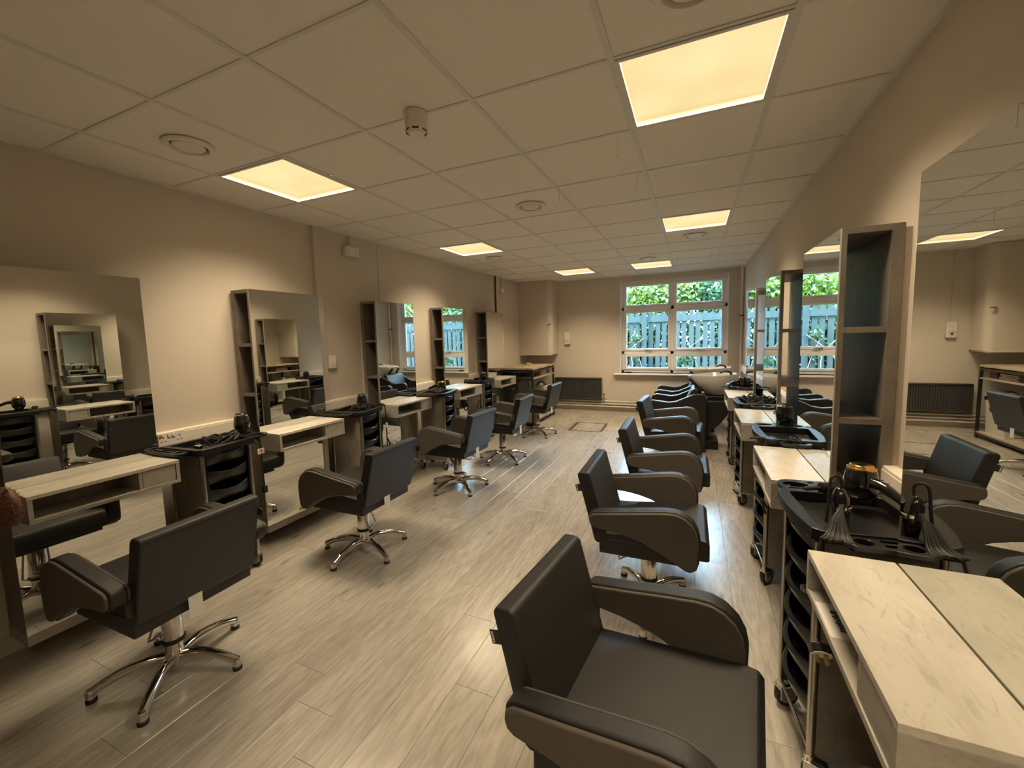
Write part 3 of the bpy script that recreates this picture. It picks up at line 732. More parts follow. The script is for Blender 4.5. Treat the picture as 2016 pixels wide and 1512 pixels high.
# ------------------------------------------------------------------ styling chairs
ARM = [(-.252, .548), (-.25, .575), (-.228, .592), (-.1, .611), (.02, .63), (.10, .641), (.14, .640), (.178, .626), (.210, .598), (.229, .562), (.237, .52), (.235, .46), (.232, .42), (.222, .388), (.2, .372), (.175, .375), (.15, .390), (.09, .427), (.04, .453), (-.014, .477), (-.07, .492), (-.127, .503), (-.222, .512), (-.245, .525)]
def make_chair():
    o = empty('styling_chair')
    # five star base
    for k in range(5):
        pts = spline([(.025, 0, .070), (.08, 0, .084), (.14, 0, .082), (.20, 0, .069), (.245, 0, .052), (.278, 0, .037)], 4)
        lg = MB().tube(pts, [0.0205 - 0.0045 * (i / (len(pts) - 1)) for i in range(len(pts))], 10, flat=(1.0, 1.05)).build('leg', M['chrome'], o)
        lg.rotation_euler = (0, 0, 2 * PI * k / 5)
        MB().lathe([(.0165, .018), (.0185, .040), (.014, .052), (.001, .055)], 14, Matrix.Translation((.272, 0, 0))).build('leg_end', M['chrome'], lg)
        MB().lathe([(.019, 0), (.019, .012), (.014, .018)], 14, Matrix.Translation((.272, 0, 0))).build('foot_pad', M['rubber'], lg)
    MB().lathe([(.034, .050), (.038, .060), (.036, .095), (.033, .105), (.033, .15), (.030, .15)], 24).build('hub', M['chrome'], o)
    MB().lathe([(.041, .140), (.043, .144), (.043, .156), (.039, .160)], 24).build('collar_ring', M['rubber'], o)
    MB().lathe([(.039, .156), (.039, .335), (.030, .350)], 24).build('column', M['chrome'], o)
    lv = MB(); lv.box((-.05, -.035, .325), (.05, .035, .352)); lv.build('lift_block', M['steel'], o, 0.004)
    pts = [(-.02, .045, .325), (-.16, .055, .305), (-.165, .035, .303), (-.165, -.035, .303), (-.16, -.055, .305), (-.02, -.045, .325)]
    MB().tube(pts, 0.005, 8).build('pump_lever', M['steel'], o)
    # seat
    MB().box((-.215, -.222, .358), (.20, .222, .435)).build('seat_base', M['vinyl'], o, 0.006)
    sp = [(-.215, .425), (-.215, .452), (-.19, .458), (.235, .497), (.262, .493), (.276, .475), (.276, .405), (.268, .398), (.20, .398)]
    MB().prism(sp, -.219, .219).build('seat', M['vinyl'], o, 0.014, 3)
    # backrest, leaning back
    bp = [(-.262, .752), (-.262, .752), (-.170, .425), (-.175, .412), (-.215, .405), (-.236, .412), (-.322, .735), (-.318, .752), (-.305, .758), (-.275, .758)]
    bp = [(-.268, .757), (-.257, .745), (-.172, .43), (-.180, .412), (-.222, .405), (-.238, .415), (-.322, .738), (-.312, .755)]
    MB().prism(bp, -.2235, .2235).build('backrest', M['vinyl'], o, 0.009, 3)
    for sy in (-1, 1):
        a = MB().prism(ARM, sy * .236, sy * .290).build('armrest', M['vinyl'], o, 0.010, 3)
        ip = inset(ARM, 0.007)
        MB().prism(ip, sy * .287, sy * .3025).build('side_pad', M['taupe'], a, 0.007, 3)
        MB().prism(ip, sy * .2255, sy * .239).build('inner_pad', M['taupe'], a, 0.006, 3)
        MB().prism([(-.235, .53), (-.20, .515), (-.20, .475), (-.238, .46)], sy * .215, sy * .245).build('arm_bracket', M['rubber'], o)
    t = MB().box((-.030, -.2245, -.018), (.0, -.2225, .018), Matrix.Translation((-.297, -0.0, .68)) @ Matrix.Rotation(R(-15), 4, 'Y')).build('fabric_tab', M['ink'], o)
    m = MB()
    for k in range(5): m.box((-.026, -.2250, -.014 + .006 * k), (-.021, -.2244, -.010 + .006 * k), Matrix.Translation((-.297, 0, .68)) @ Matrix.Rotation(R(-15), 4, 'Y'))
    m.build('tab_marks', M['paper'], t, kind='stuff')
    return o
ch0 = make_chair()
chairs = [ # x, y, heading, star angle, label
    (-.11, 1.055, -7, 20, 'charcoal and taupe styling chair at the picture front, facing the basin-side mirrors', 1),
    (-.20, 2.172, 0.5, 54, 'charcoal and taupe styling chair second from the camera on the basin side', 1),
    (-.166, 3.165, 0.3, 20, 'charcoal and taupe styling chair third from the camera on the basin side', 1),
    (-.182, 4.42, -4, 0, 'charcoal and taupe styling chair closest to the black basin chairs', 1),
    (-2.075, .945, 181, -121, 'big charcoal styling chair before the first mirror of the switch-box wall, back turned', 0),
    (-2.045, 2.067, 180, -90, 'charcoal styling chair beside the riser, second along the switch-box wall', 0),
    (-2.045, 3.31, 178, -109, 'charcoal styling chair third along the switch-box wall, on the floor shine', 0),
    (-2.02, 4.27, 182, -103, 'charcoal styling chair fourth along the switch-box wall', 0),
    (-2.06, 5.54, 178, -115, 'charcoal styling chair before the workbench, farthest along the switch-box wall', 0)]
chair_objs = []
for i, (x, y, h, sa, lab, side) in enumerate(chairs):
    c = ch0 if i == 0 else dup(ch0)
    c.location = (x * KS, y * KS, 0); c.rotation_euler = (0, 0, R(h)); c.scale = (KS, KS, KS)
    tag(c, lab, 'chair', 'styling chairs on the basin side' if side else 'styling chairs along the switch-box wall')
    k = 0
    for l in c.children:
        if l.name.split('.')[0] == 'leg':
            l.rotation_euler = (0, 0, R(sa - h) + 2 * PI * k / 5); k += 1
    chair_objs.append(c)
pl0 = None
for c in chair_objs[4:]:
    if pl0 is None:
        pl0 = MB().box((-.2400, .000, .330), (-.2390, .052, .435)).build('paper_label', M['paper'], c, smooth=False)
        MB().box((-.2399, .018, .375), (-.2394, .036, .378)).build('print_line', M['ink'], pl0, smooth=False)
        pl0.rotation_euler = (0, 0, 0)
    else:
        q = dup(pl0, c)
pump = {4: 62, 5: 62, 0: 62, 1: 20}
for i, c in enumerate(chair_objs):
    for l in c.children:
        if l.name.split('.')[0] == 'pump_lever' and i in pump:
            l.location = (0, 0, .32); l.data = l.data.copy()
            for v in l.data.vertices: v.co.z -= .32
            l.rotation_euler = (0, -R(pump[i]), R(200 if i in (4,) else (20 if i == 5 else 0)))

# ------------------------------------------------------------------ tool trolleys
def make_trolley(fl):
    o = empty('tool_trolley')
    for sy in (-1, 1):
        MB().box((-.145, sy * .152 - .006, .115), (.128, sy * .152 + .006, 0.856)).build('side_panel', M['carcass'], o)
        MB().box((.095, sy * .138 - .008, .13), (.148, sy * .138 + .008, 0.856)).build('drawer_guide', M['black'], o)
        for sx in (-1, 1):
            MB().cyl((sx * .142, sy * .152, .100), (sx * .142, sy * .152, 0.863), .011).build('post', M['steel'], o)
    MB().box((-.15, -.146, .13), (-.142, .146, .848)).build('back_panel', M['black'], o)
    rl = MB(); rl.cyl((.142, -.152, .112), (.142, .152, .112), .006); rl.build('lower_rail', M['steel'], o)
    rl = MB(); rl.cyl((-.142, -.152, .112), (-.142, .152, .112), .006); rl.build('lower_rail', M['steel'], o)
    # drawers with bowed fronts
    n = 11
    prof = []
    dm = None
    for k in range(6):
        z = .205 + .116 * k
        if dm is None:
            b = MB(); b.box((-.135, -.126, .0), (.128, .126, .006)); b.box((-.135, -.126, .006), (-.129, .126, .05)); b.box((-.129, -.126, .006), (.128, -.121, .05)); b.box((-.129, .121, .006), (.128, .126, .05))
            dm = b.mesh('drawer', M['black'])
            b = MB(); rg = []
            for j in range(n):
                y = -.128 + .256 * j / (n - 1); u = 1 - (y / .128) ** 2; x = .130 + .034 * u; zz = .018 * (1 - u)
                xb = .128 + .010 * u; xt = .132 + .040 * u
                rg.append([(xb - .008, y, .000), (xb + .004, y, .000), (.5 * (xb + xt) + .010, y, .030), (xt + .006, y, .056 + zz), (xt + .002, y, .064 + zz), (xt - .010, y, .064 + zz), (.5 * (xb + xt) - .008, y, .036)])
            b.rings(rg)
            lm = b.mesh('drawer_lip', M['black'])
        d = bpy.data.objects.new('drawer', dm); C.objects.link(d); d.parent = o; d.location = (0, 0, z)
        l = bpy.data.objects.new('drawer_lip', lm); C.objects.link(l); l.parent = d
    # tray on top: recessed middle and a holder wing at each end
    t = MB()
    t.box((-.178, -.185, 0.856), (.170, .185, 0.864))
    outer = [(-.18, -.19), (.150, -.19), (.172, -.172), (.185, -.08), (.188, 0), (.185, .08), (.172, .172), (.150, .19), (-.18, .19)]
    hole = rrect(-.150, -.155, .140, .155, .02)
    t.plate(outer, [hole], 0.864, 0.900)
    tr = t.build('top_tray', M['black'], o, 0.004)
    fy = lambda P: [(x, fl * y) for x, y in P]
    w1 = rrect(-.16, .185, .145, .320, .05, 5)
    holes = [oval(.085, .262, .045, .030, 14), rrect(-.03, .205, .12, .222, .006, 2), oval(-.045, .268, .045, .032, 14), oval(-.115, .235, .022, .022, 12), oval(.022, .292, .012, .009, 8)]
    MB().plate(fy(w1), [fy(q) for q in holes], 0.878, 0.892).build('holder_wing', M['black'], tr, 0.002)
    w2 = rrect(-.16, -.262, .100, -.185, .03, 5)
    holes = [rrect(-.12, -.216, .01, -.200, .006, 2), rrect(-.12, -.244, .01, -.228, .006, 2), oval(.055, -.222, .024, .022, 12)]
    MB().plate(fy(w2), [fy(q) for q in holes], 0.878, 0.892).build('holder_wing', M['black'], tr, 0.002)
    for a_, b_ in ((.19, .31), (-.252, -.19)) if fl > 0 else ((-.31, -.19), (.19, .252)):
        u = MB(); u.box((-.15, a_, 0.866), (.09, b_, 0.870)); u.box((-.15, a_, 0.870), (.09, a_ + .004, 0.878)); u.box((-.15, b_ - .004, 0.870), (.09, b_, 0.878))
        u.build('holder_floor', M['black'], tr)
    # castors
    for sx in (-1, 1):
        for sy in (-1, 1):
            a = empty('castor_pivot') if False else None
            b = MB(); b.cyl((0, 0, .088), (0, 0, .106), .016)
            b.box((-.045, -.019, .082), (.018, .019, .089)); b.box((-.048, -.021, .038), (.014, -.017, .089)); b.box((-.048, .017, .038), (.014, .021, .089)); b.cyl((-.026, -.024, .048), (-.026, .024, .048), .006)
            c = b.build('castor', M['zinc'], o, 0.001); c.location = (sx * .142, sy * .152, 0); c.rotation_euler = (0, 0, R(random.uniform(-60, 60)))
            T = Matrix.Translation((-.026, 0, .048)) @ Matrix.Rotation(PI / 2, 4, 'X')
            MB().lathe([(.034, -.012), (.044, -.012), (.048, -.008), (.048, .008), (.044, .012), (.034, .012), (.034, -.012)], 24, T, cap=False).build('tyre', M['rubber'], c)
            MB().lathe([(.001, -.008), (.034, -.010), (.034, .010), (.001, .008)], 20, T).build('wheel', M['hub'], c)
    return o
tr0 = make_trolley(1); tr1 = make_trolley(-1)
TX = .187
trolleys = {}
tl = [('L1', -2.60, .36, 4, 'black drawer trolley mostly out of the picture beside the hairpiece'), ('L2', -2.655, 1.617, 4, 'black drawer trolley with the plug on top, between first and second switch-box mirrors'), ('L3', -2.655, 2.90, 12, 'black drawer trolley with a coiled cord, between riser and third mirror'),
      ('L4', -2.575, 4.11, 10, 'black drawer trolley with gold-tipped dryer, between third and fourth mirrors'), ('L5', -2.735, 5.42, 4, 'black drawer trolley before the last mirror near the workbench'),
      ('R1', .312, 1.69, 186, 'big black drawer trolley carrying the clipper and gold-rimmed dryer'), ('R2', .350, 2.90, 183, 'black drawer trolley with glossy tray on the basin side, second from the camera'),
      ('R3', .337, 4.14, 183, 'black drawer trolley with a heap of cables on the basin side'), ('R4', .352, 5.345, 180, 'black drawer trolley beside the white basin')]
for i, (k, fx, fy, h, lab) in enumerate(tl):
    t = tr0 if i == 0 else (tr1 if k == 'R1' else dup(tr0 if k[0] == 'L' else tr1))
    t.rotation_euler = (0, 0, R(h)); t.location = (fx - TX * math.cos(R(h)), fy - TX * math.sin(R(h)), 0)
    tag(t, lab, 'trolley', 'drawer trolleys on the switch-box side' if k[0] == 'L' else 'drawer trolleys on the basin side')
    trolleys[k] = t
    if k == 'R4':
        w_ = [q for q in t.children if q.name.startswith('top_tray')][0]
        for q in list(w_.children):
            if q.name.startswith('holder') and min(v.co.y for v in q.data.vertices) < -.28: bpy.data.objects.remove(q)
    rnd = random.Random(99 + i)
    for c in t.children:
        if c.name.split('.')[0] == 'castor': c.rotation_euler = (0, 0, R(rnd.uniform(-50, 50) + (0 if k[0] == 'L' else 0)))

def on_trolley(k, u, v, z):
    """u towards the room, v along the trolley (+ = turned with it)"""
    t = trolleys[k]; a = t.rotation_euler.z
    return (t.location.x + u * math.cos(a) - v * math.sin(a), t.location.y + u * math.sin(a) + v * math.cos(a), z + .088)

# ------------------------------------------------------------------ hair tools
def make_dryer(name='hair_dryer', cap='gold', mesh='gold'):
    """barrel upright (rear cap up), handle along +X and a little down"""
    o = empty(name)
    MB().lathe([(.034, .0), (.046, .012), (.051, .035), (.050, .060), (.045, .088), (.041, .102)], 28).build('barrel', M['gloss'], o)
    MB().lathe([(.041, .101), (.0425, .104), (.0415, .108), (.038, .110), (.037, .105)], 28, cap=False).build('rear_ring', M[cap], o)
    MB().lathe([(.039, .104), (.034, .116), (.03, .119), (.001, .119)], 24).build('rear_mesh', M['gloss'] if False else M[mesh], o)
    h = MB(); pts = spline([(.040, 0, .066), (.080, 0, .062), (.12, 0, .046), (.165, 0, .026)], 5)
    h.tube(pts, [.019, .019, .018, .018, .017, .0165, .016, .016, .0155, .015, .015, .015, .0145, .014, .0135, .012], 14)
    hd = h.build('handle', M['gloss'], o)
    s = MB(); s.lathe([(.006, 0), (.006, .004), (.001, .004)], 10, Matrix.Translation((.072, 0, .080))); s.build('button', M['chrome'], hd)
    s = MB(); s.lathe([(.006, 0), (.006, .004), (.001, .004)], 10, Matrix.Translation((.092, 0, .075))); s.build('button', M['chrome'], hd)
    MB().lathe([(.030, -.022), (.033, -.01), (.031, .004)], 24, cap=False).build('nozzle', M['black'], o)
    return o
def place(o, loc, rz=0, tilt=0):
    o.location = loc; o.rotation_euler = (0, tilt, rz); return o
d0 = tag(place(make_dryer(), on_trolley('R1', .0, -.24 + .03, .832), R(-58)), 'gloss black hair dryer with gold cap standing on the clipper trolley', 'hair dryer', 'hair dryers on the trolleys')
d0.location = (.548, 1.80, .834 + .088)
dr_spots = [('R2', -.02, -.22, R(100), 'hair dryer standing on the second basin-side trolley against the mirror edge'), ('R4', .03, .10, R(200), 'hair dryer standing in the tray beside the white basin'),
            ('L2', -.02, .235, R(160), 'gloss black hair dryer standing beside the second desk of the switch-box wall'), ('L3', -.05, .19, R(150), 'hair dryer standing beside the third desk of the switch-box wall'),
            ('L4', .0, .13, R(200), 'hair dryer standing in the trolley before the fourth mirror'), ('L5', .05, .05, R(120), 'hair dryer lying in the trolley near the workbench')]
d1_ = make_dryer('hair_dryer', 'chrome', 'black')
for q, (k, u, v, rz, lab) in enumerate(dr_spots):
    d = d1_ if q == 0 else dup(d0 if k == 'L4' else d1_); z = .834 if abs(v) > .19 else .80
    place(d, on_trolley(k, u, v, z), rz); tag(d, lab, 'hair dryer', 'hair dryers on the trolleys')

def cord_heap(name, loc, rx, ry, loops, lab, seed, h=.03, r=.0052, rz=0):
    rnd = random.Random(seed); pts = []
    n = loops * 7
    for i in range(n):
        a = 2 * PI * i / 7 + rnd.uniform(-.25, .25); q = rnd.uniform(.55, 1.0)
        pts.append((rx * q * math.cos(a) + rnd.uniform(-.01, .01), ry * q * math.sin(a) + rnd.uniform(-.01, .01), r + h * abs(math.sin(i * 1.7)) * (0.3 + .7 * i / n)))
    o = MB().tube(spline(pts, 4), r, 6).build(name, M['rubber']); o.location = loc; o.rotation_euler = (0, 0, rz)
    return tag(o, lab, 'cord', 'coiled power cords on the trolleys')
cord_heap('cable_coil', on_trolley('L2', .02, .06, .778), .055, .11, 8, 'black power cord coiled on the trolley with the plug', 3, .08)
cord_heap('cable_coil', on_trolley('L3', .03, .03, .778), .06, .13, 8, 'black power cord coiled on the trolley beside the riser', 4, .08)
cord_heap('cable_coil', on_trolley('L4', .03, -.03, .778), .06, .12, 8, 'black power cord coiled on the trolley of the third mirror', 5, .075)
cord_heap('cable_coil', on_trolley('R3', .02, -.02, .778), .11, .15, 9, 'tangled black cables heaped on the third basin-side trolley', 6, .085)
cord_heap('cable_coil', on_trolley('R2', -.03, .21, .806), .08, .07, 3, 'black cord looped over the far wing of the second basin-side trolley', 7, .03)
cord_heap('cable_coil', on_trolley('R4', -.03, -.03, .778), .06, .08, 3, 'black cord coiled in the trolley beside the basin', 8, .03)

def make_plug(name='mains_plug'):
    o = empty(name)
    MB().prism([(-.024, -.012), (.024, -.012), (.026, .006), (.014, .018), (-.014, .018), (-.026, .006)], 0, .020, 'z').build('plug_body', M['gloss'], o, 0.003)
    f = MB().prism([(-.022, -.011), (.022, -.011), (.023, .005), (.012, .016), (-.012, .016), (-.023, .005)], .020, .022, 'z').build('plug_face', M['paper'], o)
    p = MB(); p.box((-.013, -.007, .022), (-.007, -.003, .040)); p.build('pin', M['brass'], o)
    p = MB(); p.box((.007, -.007, .022), (.013, -.003, .040)); p.build('pin', M['brass'], o)
    p = MB(); p.box((-.002, .006, .022), (.002, .014, .044)); p.build('pin', M['brass'], o)
    return o
pg = tag(place(make_plug(), on_trolley('L2', -.02, -.065, .7795)), 'white-faced mains plug lying pins up on the trolley of the second station', 'plug', 'mains plugs')
pg2 = tag(dup(pg), 'black mains plug hanging by its cord under the desk with the card', 'plug', 'mains plugs')
pg2.scale = (1.25,) * 3; pg2.location = (.364, 1.455, .462 + DZ); pg2.rotation_euler = (R(125), R(20), R(20))
tag(MB().tube(spline([(.362, 1.462, .573), (.362, 1.468, .64), (.345, 1.472, .76), (.36, 1.48, .86), (.37, 1.49, .89)], 6), .0045, 8).build('cable_coil', M['rubber']), 'black cord from the clipper trolley down to the hanging plug', 'cord', 'hanging power cords')
pg3 = tag(place(dup(pg), on_trolley('L4', .06, .03, .80)), 'gold-pinned mains plug beside the cord of the third mirror trolley', 'plug', 'mains plugs')

# clipper standing by the near wing of the big trolley, its cord looped and bundled
cl = tag(empty('hair_clipper', (.440, 1.585, .796 + .088)), 'black hair clipper with looped cord standing on the big trolley', 'clipper')
MB().lathe([(.018, -.02), (.020, .0), (.023, .06), (.024, .10), (.020, .110), (.014, .126), (.007, .132), (.001, .133)], 20, Matrix.Rotation(R(-4), 4, 'Y')).build('body', M['gloss'], cl)
MB().lathe([(.0245, .062), (.0252, .066), (.0252, .074), (.0245, .078)], 20, cap=False).build('trim_ring', M['chrome'], cl)
MB().tube(spline([(-.004, 0, .130), (-.004, .004, .152), (-.012, .004, .166), (-.026, .0, .168), (-.036, -.006, .152), (-.040, -.012, .09), (-.046, -.02, .02)], 6), .0045, 8).build('cord_loop', M['rubber'], cl)
b = MB(); rnd = random.Random(2)
for k in range(13):
    a = -.035 + .0055 * k
    b.tube(spline([(-.012 + rnd.uniform(-.008, .008), -.028, .080 + rnd.uniform(-.006, .006)), (-.022 + a * .35, -.055, .055), (-.030 + a * .8, -.085 - rnd.uniform(0, .01), .012), (-.040 + a * 1.2, -.115 - rnd.uniform(0, .012), .004)], 4), .0048, 6)
b.build('cord_bundle', M['rubber'], cl, kind='stuff')
hb_ = tag(empty('round_brush', (.492, 1.895, .826 + .088)), 'stubby black brush lying on the far wing of the big trolley', 'brush')
hb_.rotation_euler = (0, 0, R(25))
MB().lathe([(.010, -.05), (.020, -.045), (.022, .03), (.016, .045), (.001, .047)], 16, Matrix.Rotation(PI / 2, 4, 'Y')).build('barrel', M['black'], hb_)
MB().lathe([(.006, -.11), (.009, -.10), (.007, -.05)], 12, Matrix.Rotation(PI / 2, 4, 'Y')).build('handle', M['rubber'], hb_)

# hanging dryer cord with its tag beside the second station
hcord = tag(empty('hanging_cable', (-2.885, 1.955, .80 + DZ)), 'black cord with a printed tag hanging at the second mirror edge', 'cord', 'hanging power cords')
MB().tube(spline([(.03, -.02, .03), (.005, .0, .02), (0, .004, -.05), (.002, .006, -.18), (0, .008, -.32), (.004, .01, -.42)], 6), .005, 8).build('cable', M['rubber'], hcord)
cd = MB().box((.004, -.022, -.175), (.006, .030, -.135)).build('warning_tag', M['paper'], hcord, smooth=False)
k_ = MB(); k_.box((.0058, -.012, -.160), (.0064, .020, -.152)); k_.box((.0058, -.006, -.150), (.0064, .012, -.143)); k_.build('tag_print', M['redink'], cd)
p = MB(); p.box((-.010, -.004, -.47), (.016, .026, -.42)); p.build('plug', M['rubber'], hcord, 0.004)
c2 = tag(empty('hanging_cable', on_trolley('L3', .17, .205, .79)), 'black cord with a white tag hanging from the trolley by the riser', 'cord', 'hanging power cords')
MB().tube(spline([(-.06, -.02, .03), (-.01, 0, .03), (.012, .0, -.02), (.012, .003, -.2), (.006, .012, -.36), (.018, .01, -.46)], 6), .006, 8).build('cable', M['rubber'], c2)
MB().box((.017, -.010, -.20), (.019, .016, -.15)).build('warning_tag', M['paper'], c2, smooth=False)
b = MB(); b.tube(spline([(.006, .01, -.3), (.02, .03, -.36), (.03, .01, -.44), (.0, -.01, -.40), (.0, .02, -.48)], 5), .007, 8); b.build('cable_knot', M['rubber'], c2)
c3 = tag(empty('hanging_cable', on_trolley('L5', .1, -.22, .80)), 'black cord coiled over the side of the trolley near the workbench', 'cord', 'hanging power cords')
MB().tube(spline([(.02, .06, .015), (.02, -.02, .02), (.03, -.035, -.1), (.04, -.03, -.28), (.02, -.04, -.42), (-.02, -.03, -.36), (.03, -.04, -.26), (.05, -.03, -.40)], 6), .007, 8).build('cable', M['rubber'], c3)
c4 = tag(empty('hanging_cable', on_trolley('R2', .165, .21, .79)), 'black cord knot hanging from the far wing of the second basin-side trolley', 'cord', 'hanging power cords')
MB().tube(spline([(-.08, .0, .025), (-.02, .0, .03), (.0, .0, .0), (.0, .0, -.2), (.02, .01, -.30), (.04, .0, -.34), (.02, -.01, -.38), (-.01, .0, -.33), (.01, .01, -.42)], 6), .006, 8).build('cable', M['rubber'], c4)
c5 = tag(empty('hanging_cable', on_trolley('R4', .165, .19, .79)), 'black cord hanging down the front of the trolley beside the basin', 'cord', 'hanging power cords')
MB().tube(spline([(-.08, -.05, .02), (-.02, .0, .025), (.006, .0, .0), (.004, .0, -.3), (.012, .01, -.42), (-.006, .0, -.46), (.004, .0, -.6)], 6), .007, 8).build('cable', M['rubber'], c5)

# curlers (white wire-like rollers) in a drawer of the big trolley
for q, (du, dv) in enumerate(((.150, -.095), (.155, -.055), (.150, -.015), (.14, .025))):
    o = tag(empty('hair_roller', on_trolley('R1', du - .025, -dv, .489)), ['pale mesh hair roller at the outer end of the open drawer', 'second pale mesh hair roller in the open drawer', 'third pale mesh hair roller in the open drawer', 'pale mesh hair roller deepest in the open drawer'][q], 'roller', 'hair rollers in the open drawer')
    b = MB()
    for ring in range(4):
        b.tube([(.013 * math.cos(a), -.018 + .012 * ring, .013 * math.sin(a)) for a in [2 * PI * j / 12 for j in range(13)]], .0016, 5)
    o.rotation_euler = (0, 0, R(random.uniform(-20, 20)))
    b.build('rings', M['paper'], o)
    b = MB()
    for j in range(6):
        a = 2 * PI * j / 6; b.cyl((.013 * math.cos(a), -.018, .013 * math.sin(a)), (.013 * math.cos(a), .018, .013 * math.sin(a)), .0014, n=5)
    b.build('bars', M['paper'], o)

# card in the desk of the big near mirror station
card = tag(MB().box((.322, 1.195, .6636 + DZ), (.405, 1.345, .6644 + DZ)).build('printed_card', M['paper'], smooth=False), 'white card with dark print lying in the desk compartment at the picture edge', 'card')
pm = MB(); rnd = random.Random(9); y = 1.225
while y < 1.315:
    w_ = rnd.uniform(.004, .010); pm.box((.350 + rnd.uniform(-.004, .004), y, .6644 + DZ), (.371 + rnd.uniform(-.004, .008), y + w_, .6647 + DZ)); y += w_ + rnd.uniform(.001, .003)
pm.build('print', M['ink'], card, smooth=False, kind='stuff')

# reddish brown hairpiece draped over the end of the first desk
hp = tag(empty('hairpiece', (-2.715, .715, .755 + DZ)), 'reddish-brown fluffy hairpiece draped over the desk end at the picture edge', 'hairpiece')
rnd = random.Random(21)
b = MB(); rg = []
for i in range(1, 12):
    t = PI * i / 12
    rg.append([(.098 * math.sin(t) * math.cos(a) * (1 + .08 * math.sin(3 * a + i)), -.030 + .045 * math.sin(t) * math.sin(a), .080 * math.cos(t) + .012 * math.sin(2 * a)) for a in [2 * PI * j / 18 for j in range(18)]])
b.rings(rg); b.build('cap', M['hair'], hp)
b = MB()
for k in range(2600):
    t = math.acos(rnd.uniform(-1, 1)); a = rnd.uniform(0, 2 * PI)
    p0 = Vector((.096 * math.sin(t) * math.cos(a), -.030 + .044 * math.sin(t) * math.sin(a), .078 * math.cos(t)))
    nrm = Vector((math.sin(t) * math.cos(a), math.sin(t) * math.sin(a), math.cos(t)))
    d = (nrm + Vector((rnd.uniform(-.8, .8), rnd.uniform(-.8, .8), rnd.uniform(-.9, .5)))).normalized()
    e = d.cross(Vector((rnd.uniform(-1, 1), rnd.uniform(-1, 1), rnd.uniform(-1, 1)))).normalized() * .0011
    l = rnd.uniform(.010, .022)
    b.add([tuple(p0 - e), tuple(p0 + e), tuple(p0 + d * l + Vector((0, 0, -.004)))], [(0, 1, 2)])
b.build('strands', M['hair'], hp, smooth=False, kind='stuff')

# ------------------------------------------------------------------ backwash units
def make_backwash():
    o = empty('backwash_unit')
    arm = [(-.42, -DZ), (-.50, .02), (-.545, .34), (-.552, .48), (-.535, .530), (-.48, .553), (-.40, .545), (-.29, .531), (-.20, .545), (-.10, .592), (.0, .638), (.06, .650), (.12, .644), (.155, .62), (.16, .55), (.150, -DZ)]
    for sy in (-1, 1):
        MB().prism(arm, sy * .265, sy * .335).build('side_panel', M['vinyl'], o, 0.016, 3)
    MB().prism([(-.50, .16), (-.52, .38), (-.49, .41), (-.10, .36), (-.05, .32), (-.05, .16)], -.263, .263).build('seat', M['vinyl'], o, 0.02, 3)
    MB().prism([(-.16, .36), (-.10, .34), (.07, .66), (.06, .70), (.02, .71), (-.02, .68)], -.263, .263).build('backrest', M['vinyl'], o, 0.018, 3)
    MB().prism([(.155, .03), (.19, .12), (.24, .18), (.33, .27), (.40, .38), (.43, .47), (.42, .55), (.155, .55)], -.20, .20).build('pedestal', M['vinyl'], o, 0.04, 4)
    MB().box((.16, -.15, -DZ), (.30, .15, .03)).build('foot_plate', M['black'], o, 0.004)
    MB().box((.17, -.13, .55), (.42, .13, .602)).build('pedestal_neck', M['black'], o, 0.01)
    for sy in (-1, 1): MB().prism([(-.06, .815), (.02, .72), (.14, .59), (.165, .60), (.10, .70), (-.04, .832)], sy * .10 - .02, sy * .10 + .02).build('hinge_arm', M['blackmetal'], o, 0.004)
    MB().lathe([(.022, 0), (.022, .02), (.014, .030), (.001, .032)], 14, Matrix.Translation((.115, -.30, .648))).build('tilt_knob', M['chrome'], o)
    # ceramic bowl: boat shaped, neck dip towards the sitter
    def ring(f, zf, n=36):
        P = []
        for j in range(n):
            a = 2 * PI * j / n; c, s = math.cos(a), math.sin(a)
            P.append((.228 + f * .292 * c + .07 * (1 - f), f * .255 * s * (1 - .16 * max(0, -c)), zf(c, f)))
        return P
    rim = lambda c, f: .868 + .016 * c
    rg = [ring(.36, lambda c, f: .602), ring(.50, lambda c, f: .622), ring(.72, lambda c, f: .690 + .008 * c), ring(.90, lambda c, f: .780 + .014 * c), ring(.99, lambda c, f: .846 + .016 * c), ring(1.0, rim), ring(.955, rim),
          ring(.90, lambda c, f: .838 + .014 * c), ring(.74, lambda c, f: .750 + .01 * c), ring(.45, lambda c, f: .680), ring(.12, lambda c, f: .670)]
    bo = MB().rings(rg).build('basin', M['ceramic'], o)
    tp = MB(); tp.tube(spline([(.44, .0, .85), (.44, 0, .885), (.41, 0, .902), (.36, 0, .905), (.31, 0, .888)], 5), .014, 10); tp.build('tap', M['black'], bo)
    tp = MB(); tp.tube(spline([(.45, .07, .85), (.45, .07, .885), (.42, .07, .900), (.39, .07, .895)], 5), .011, 10); tp.build('shower_head', M['chrome'], bo)
    MB().box((-.072, -.08, .842), (-.03, .08, .862)).build('neck_rest', M['ceramic'], bo, 0.008, 3)
    return o
bw0 = make_backwash()
bw0.location = (0.0, 5.95, DZ); tag(bw0, 'black backwash chair with white basin standing beside the basin-side trolley', 'backwash unit', 'backwash units by the window')
bw1 = dup(bw0); bw1.location = (0.0, 7.0, DZ); tag(bw1, 'black backwash chair with white basin standing under the window', 'backwash unit', 'backwash units by the window')

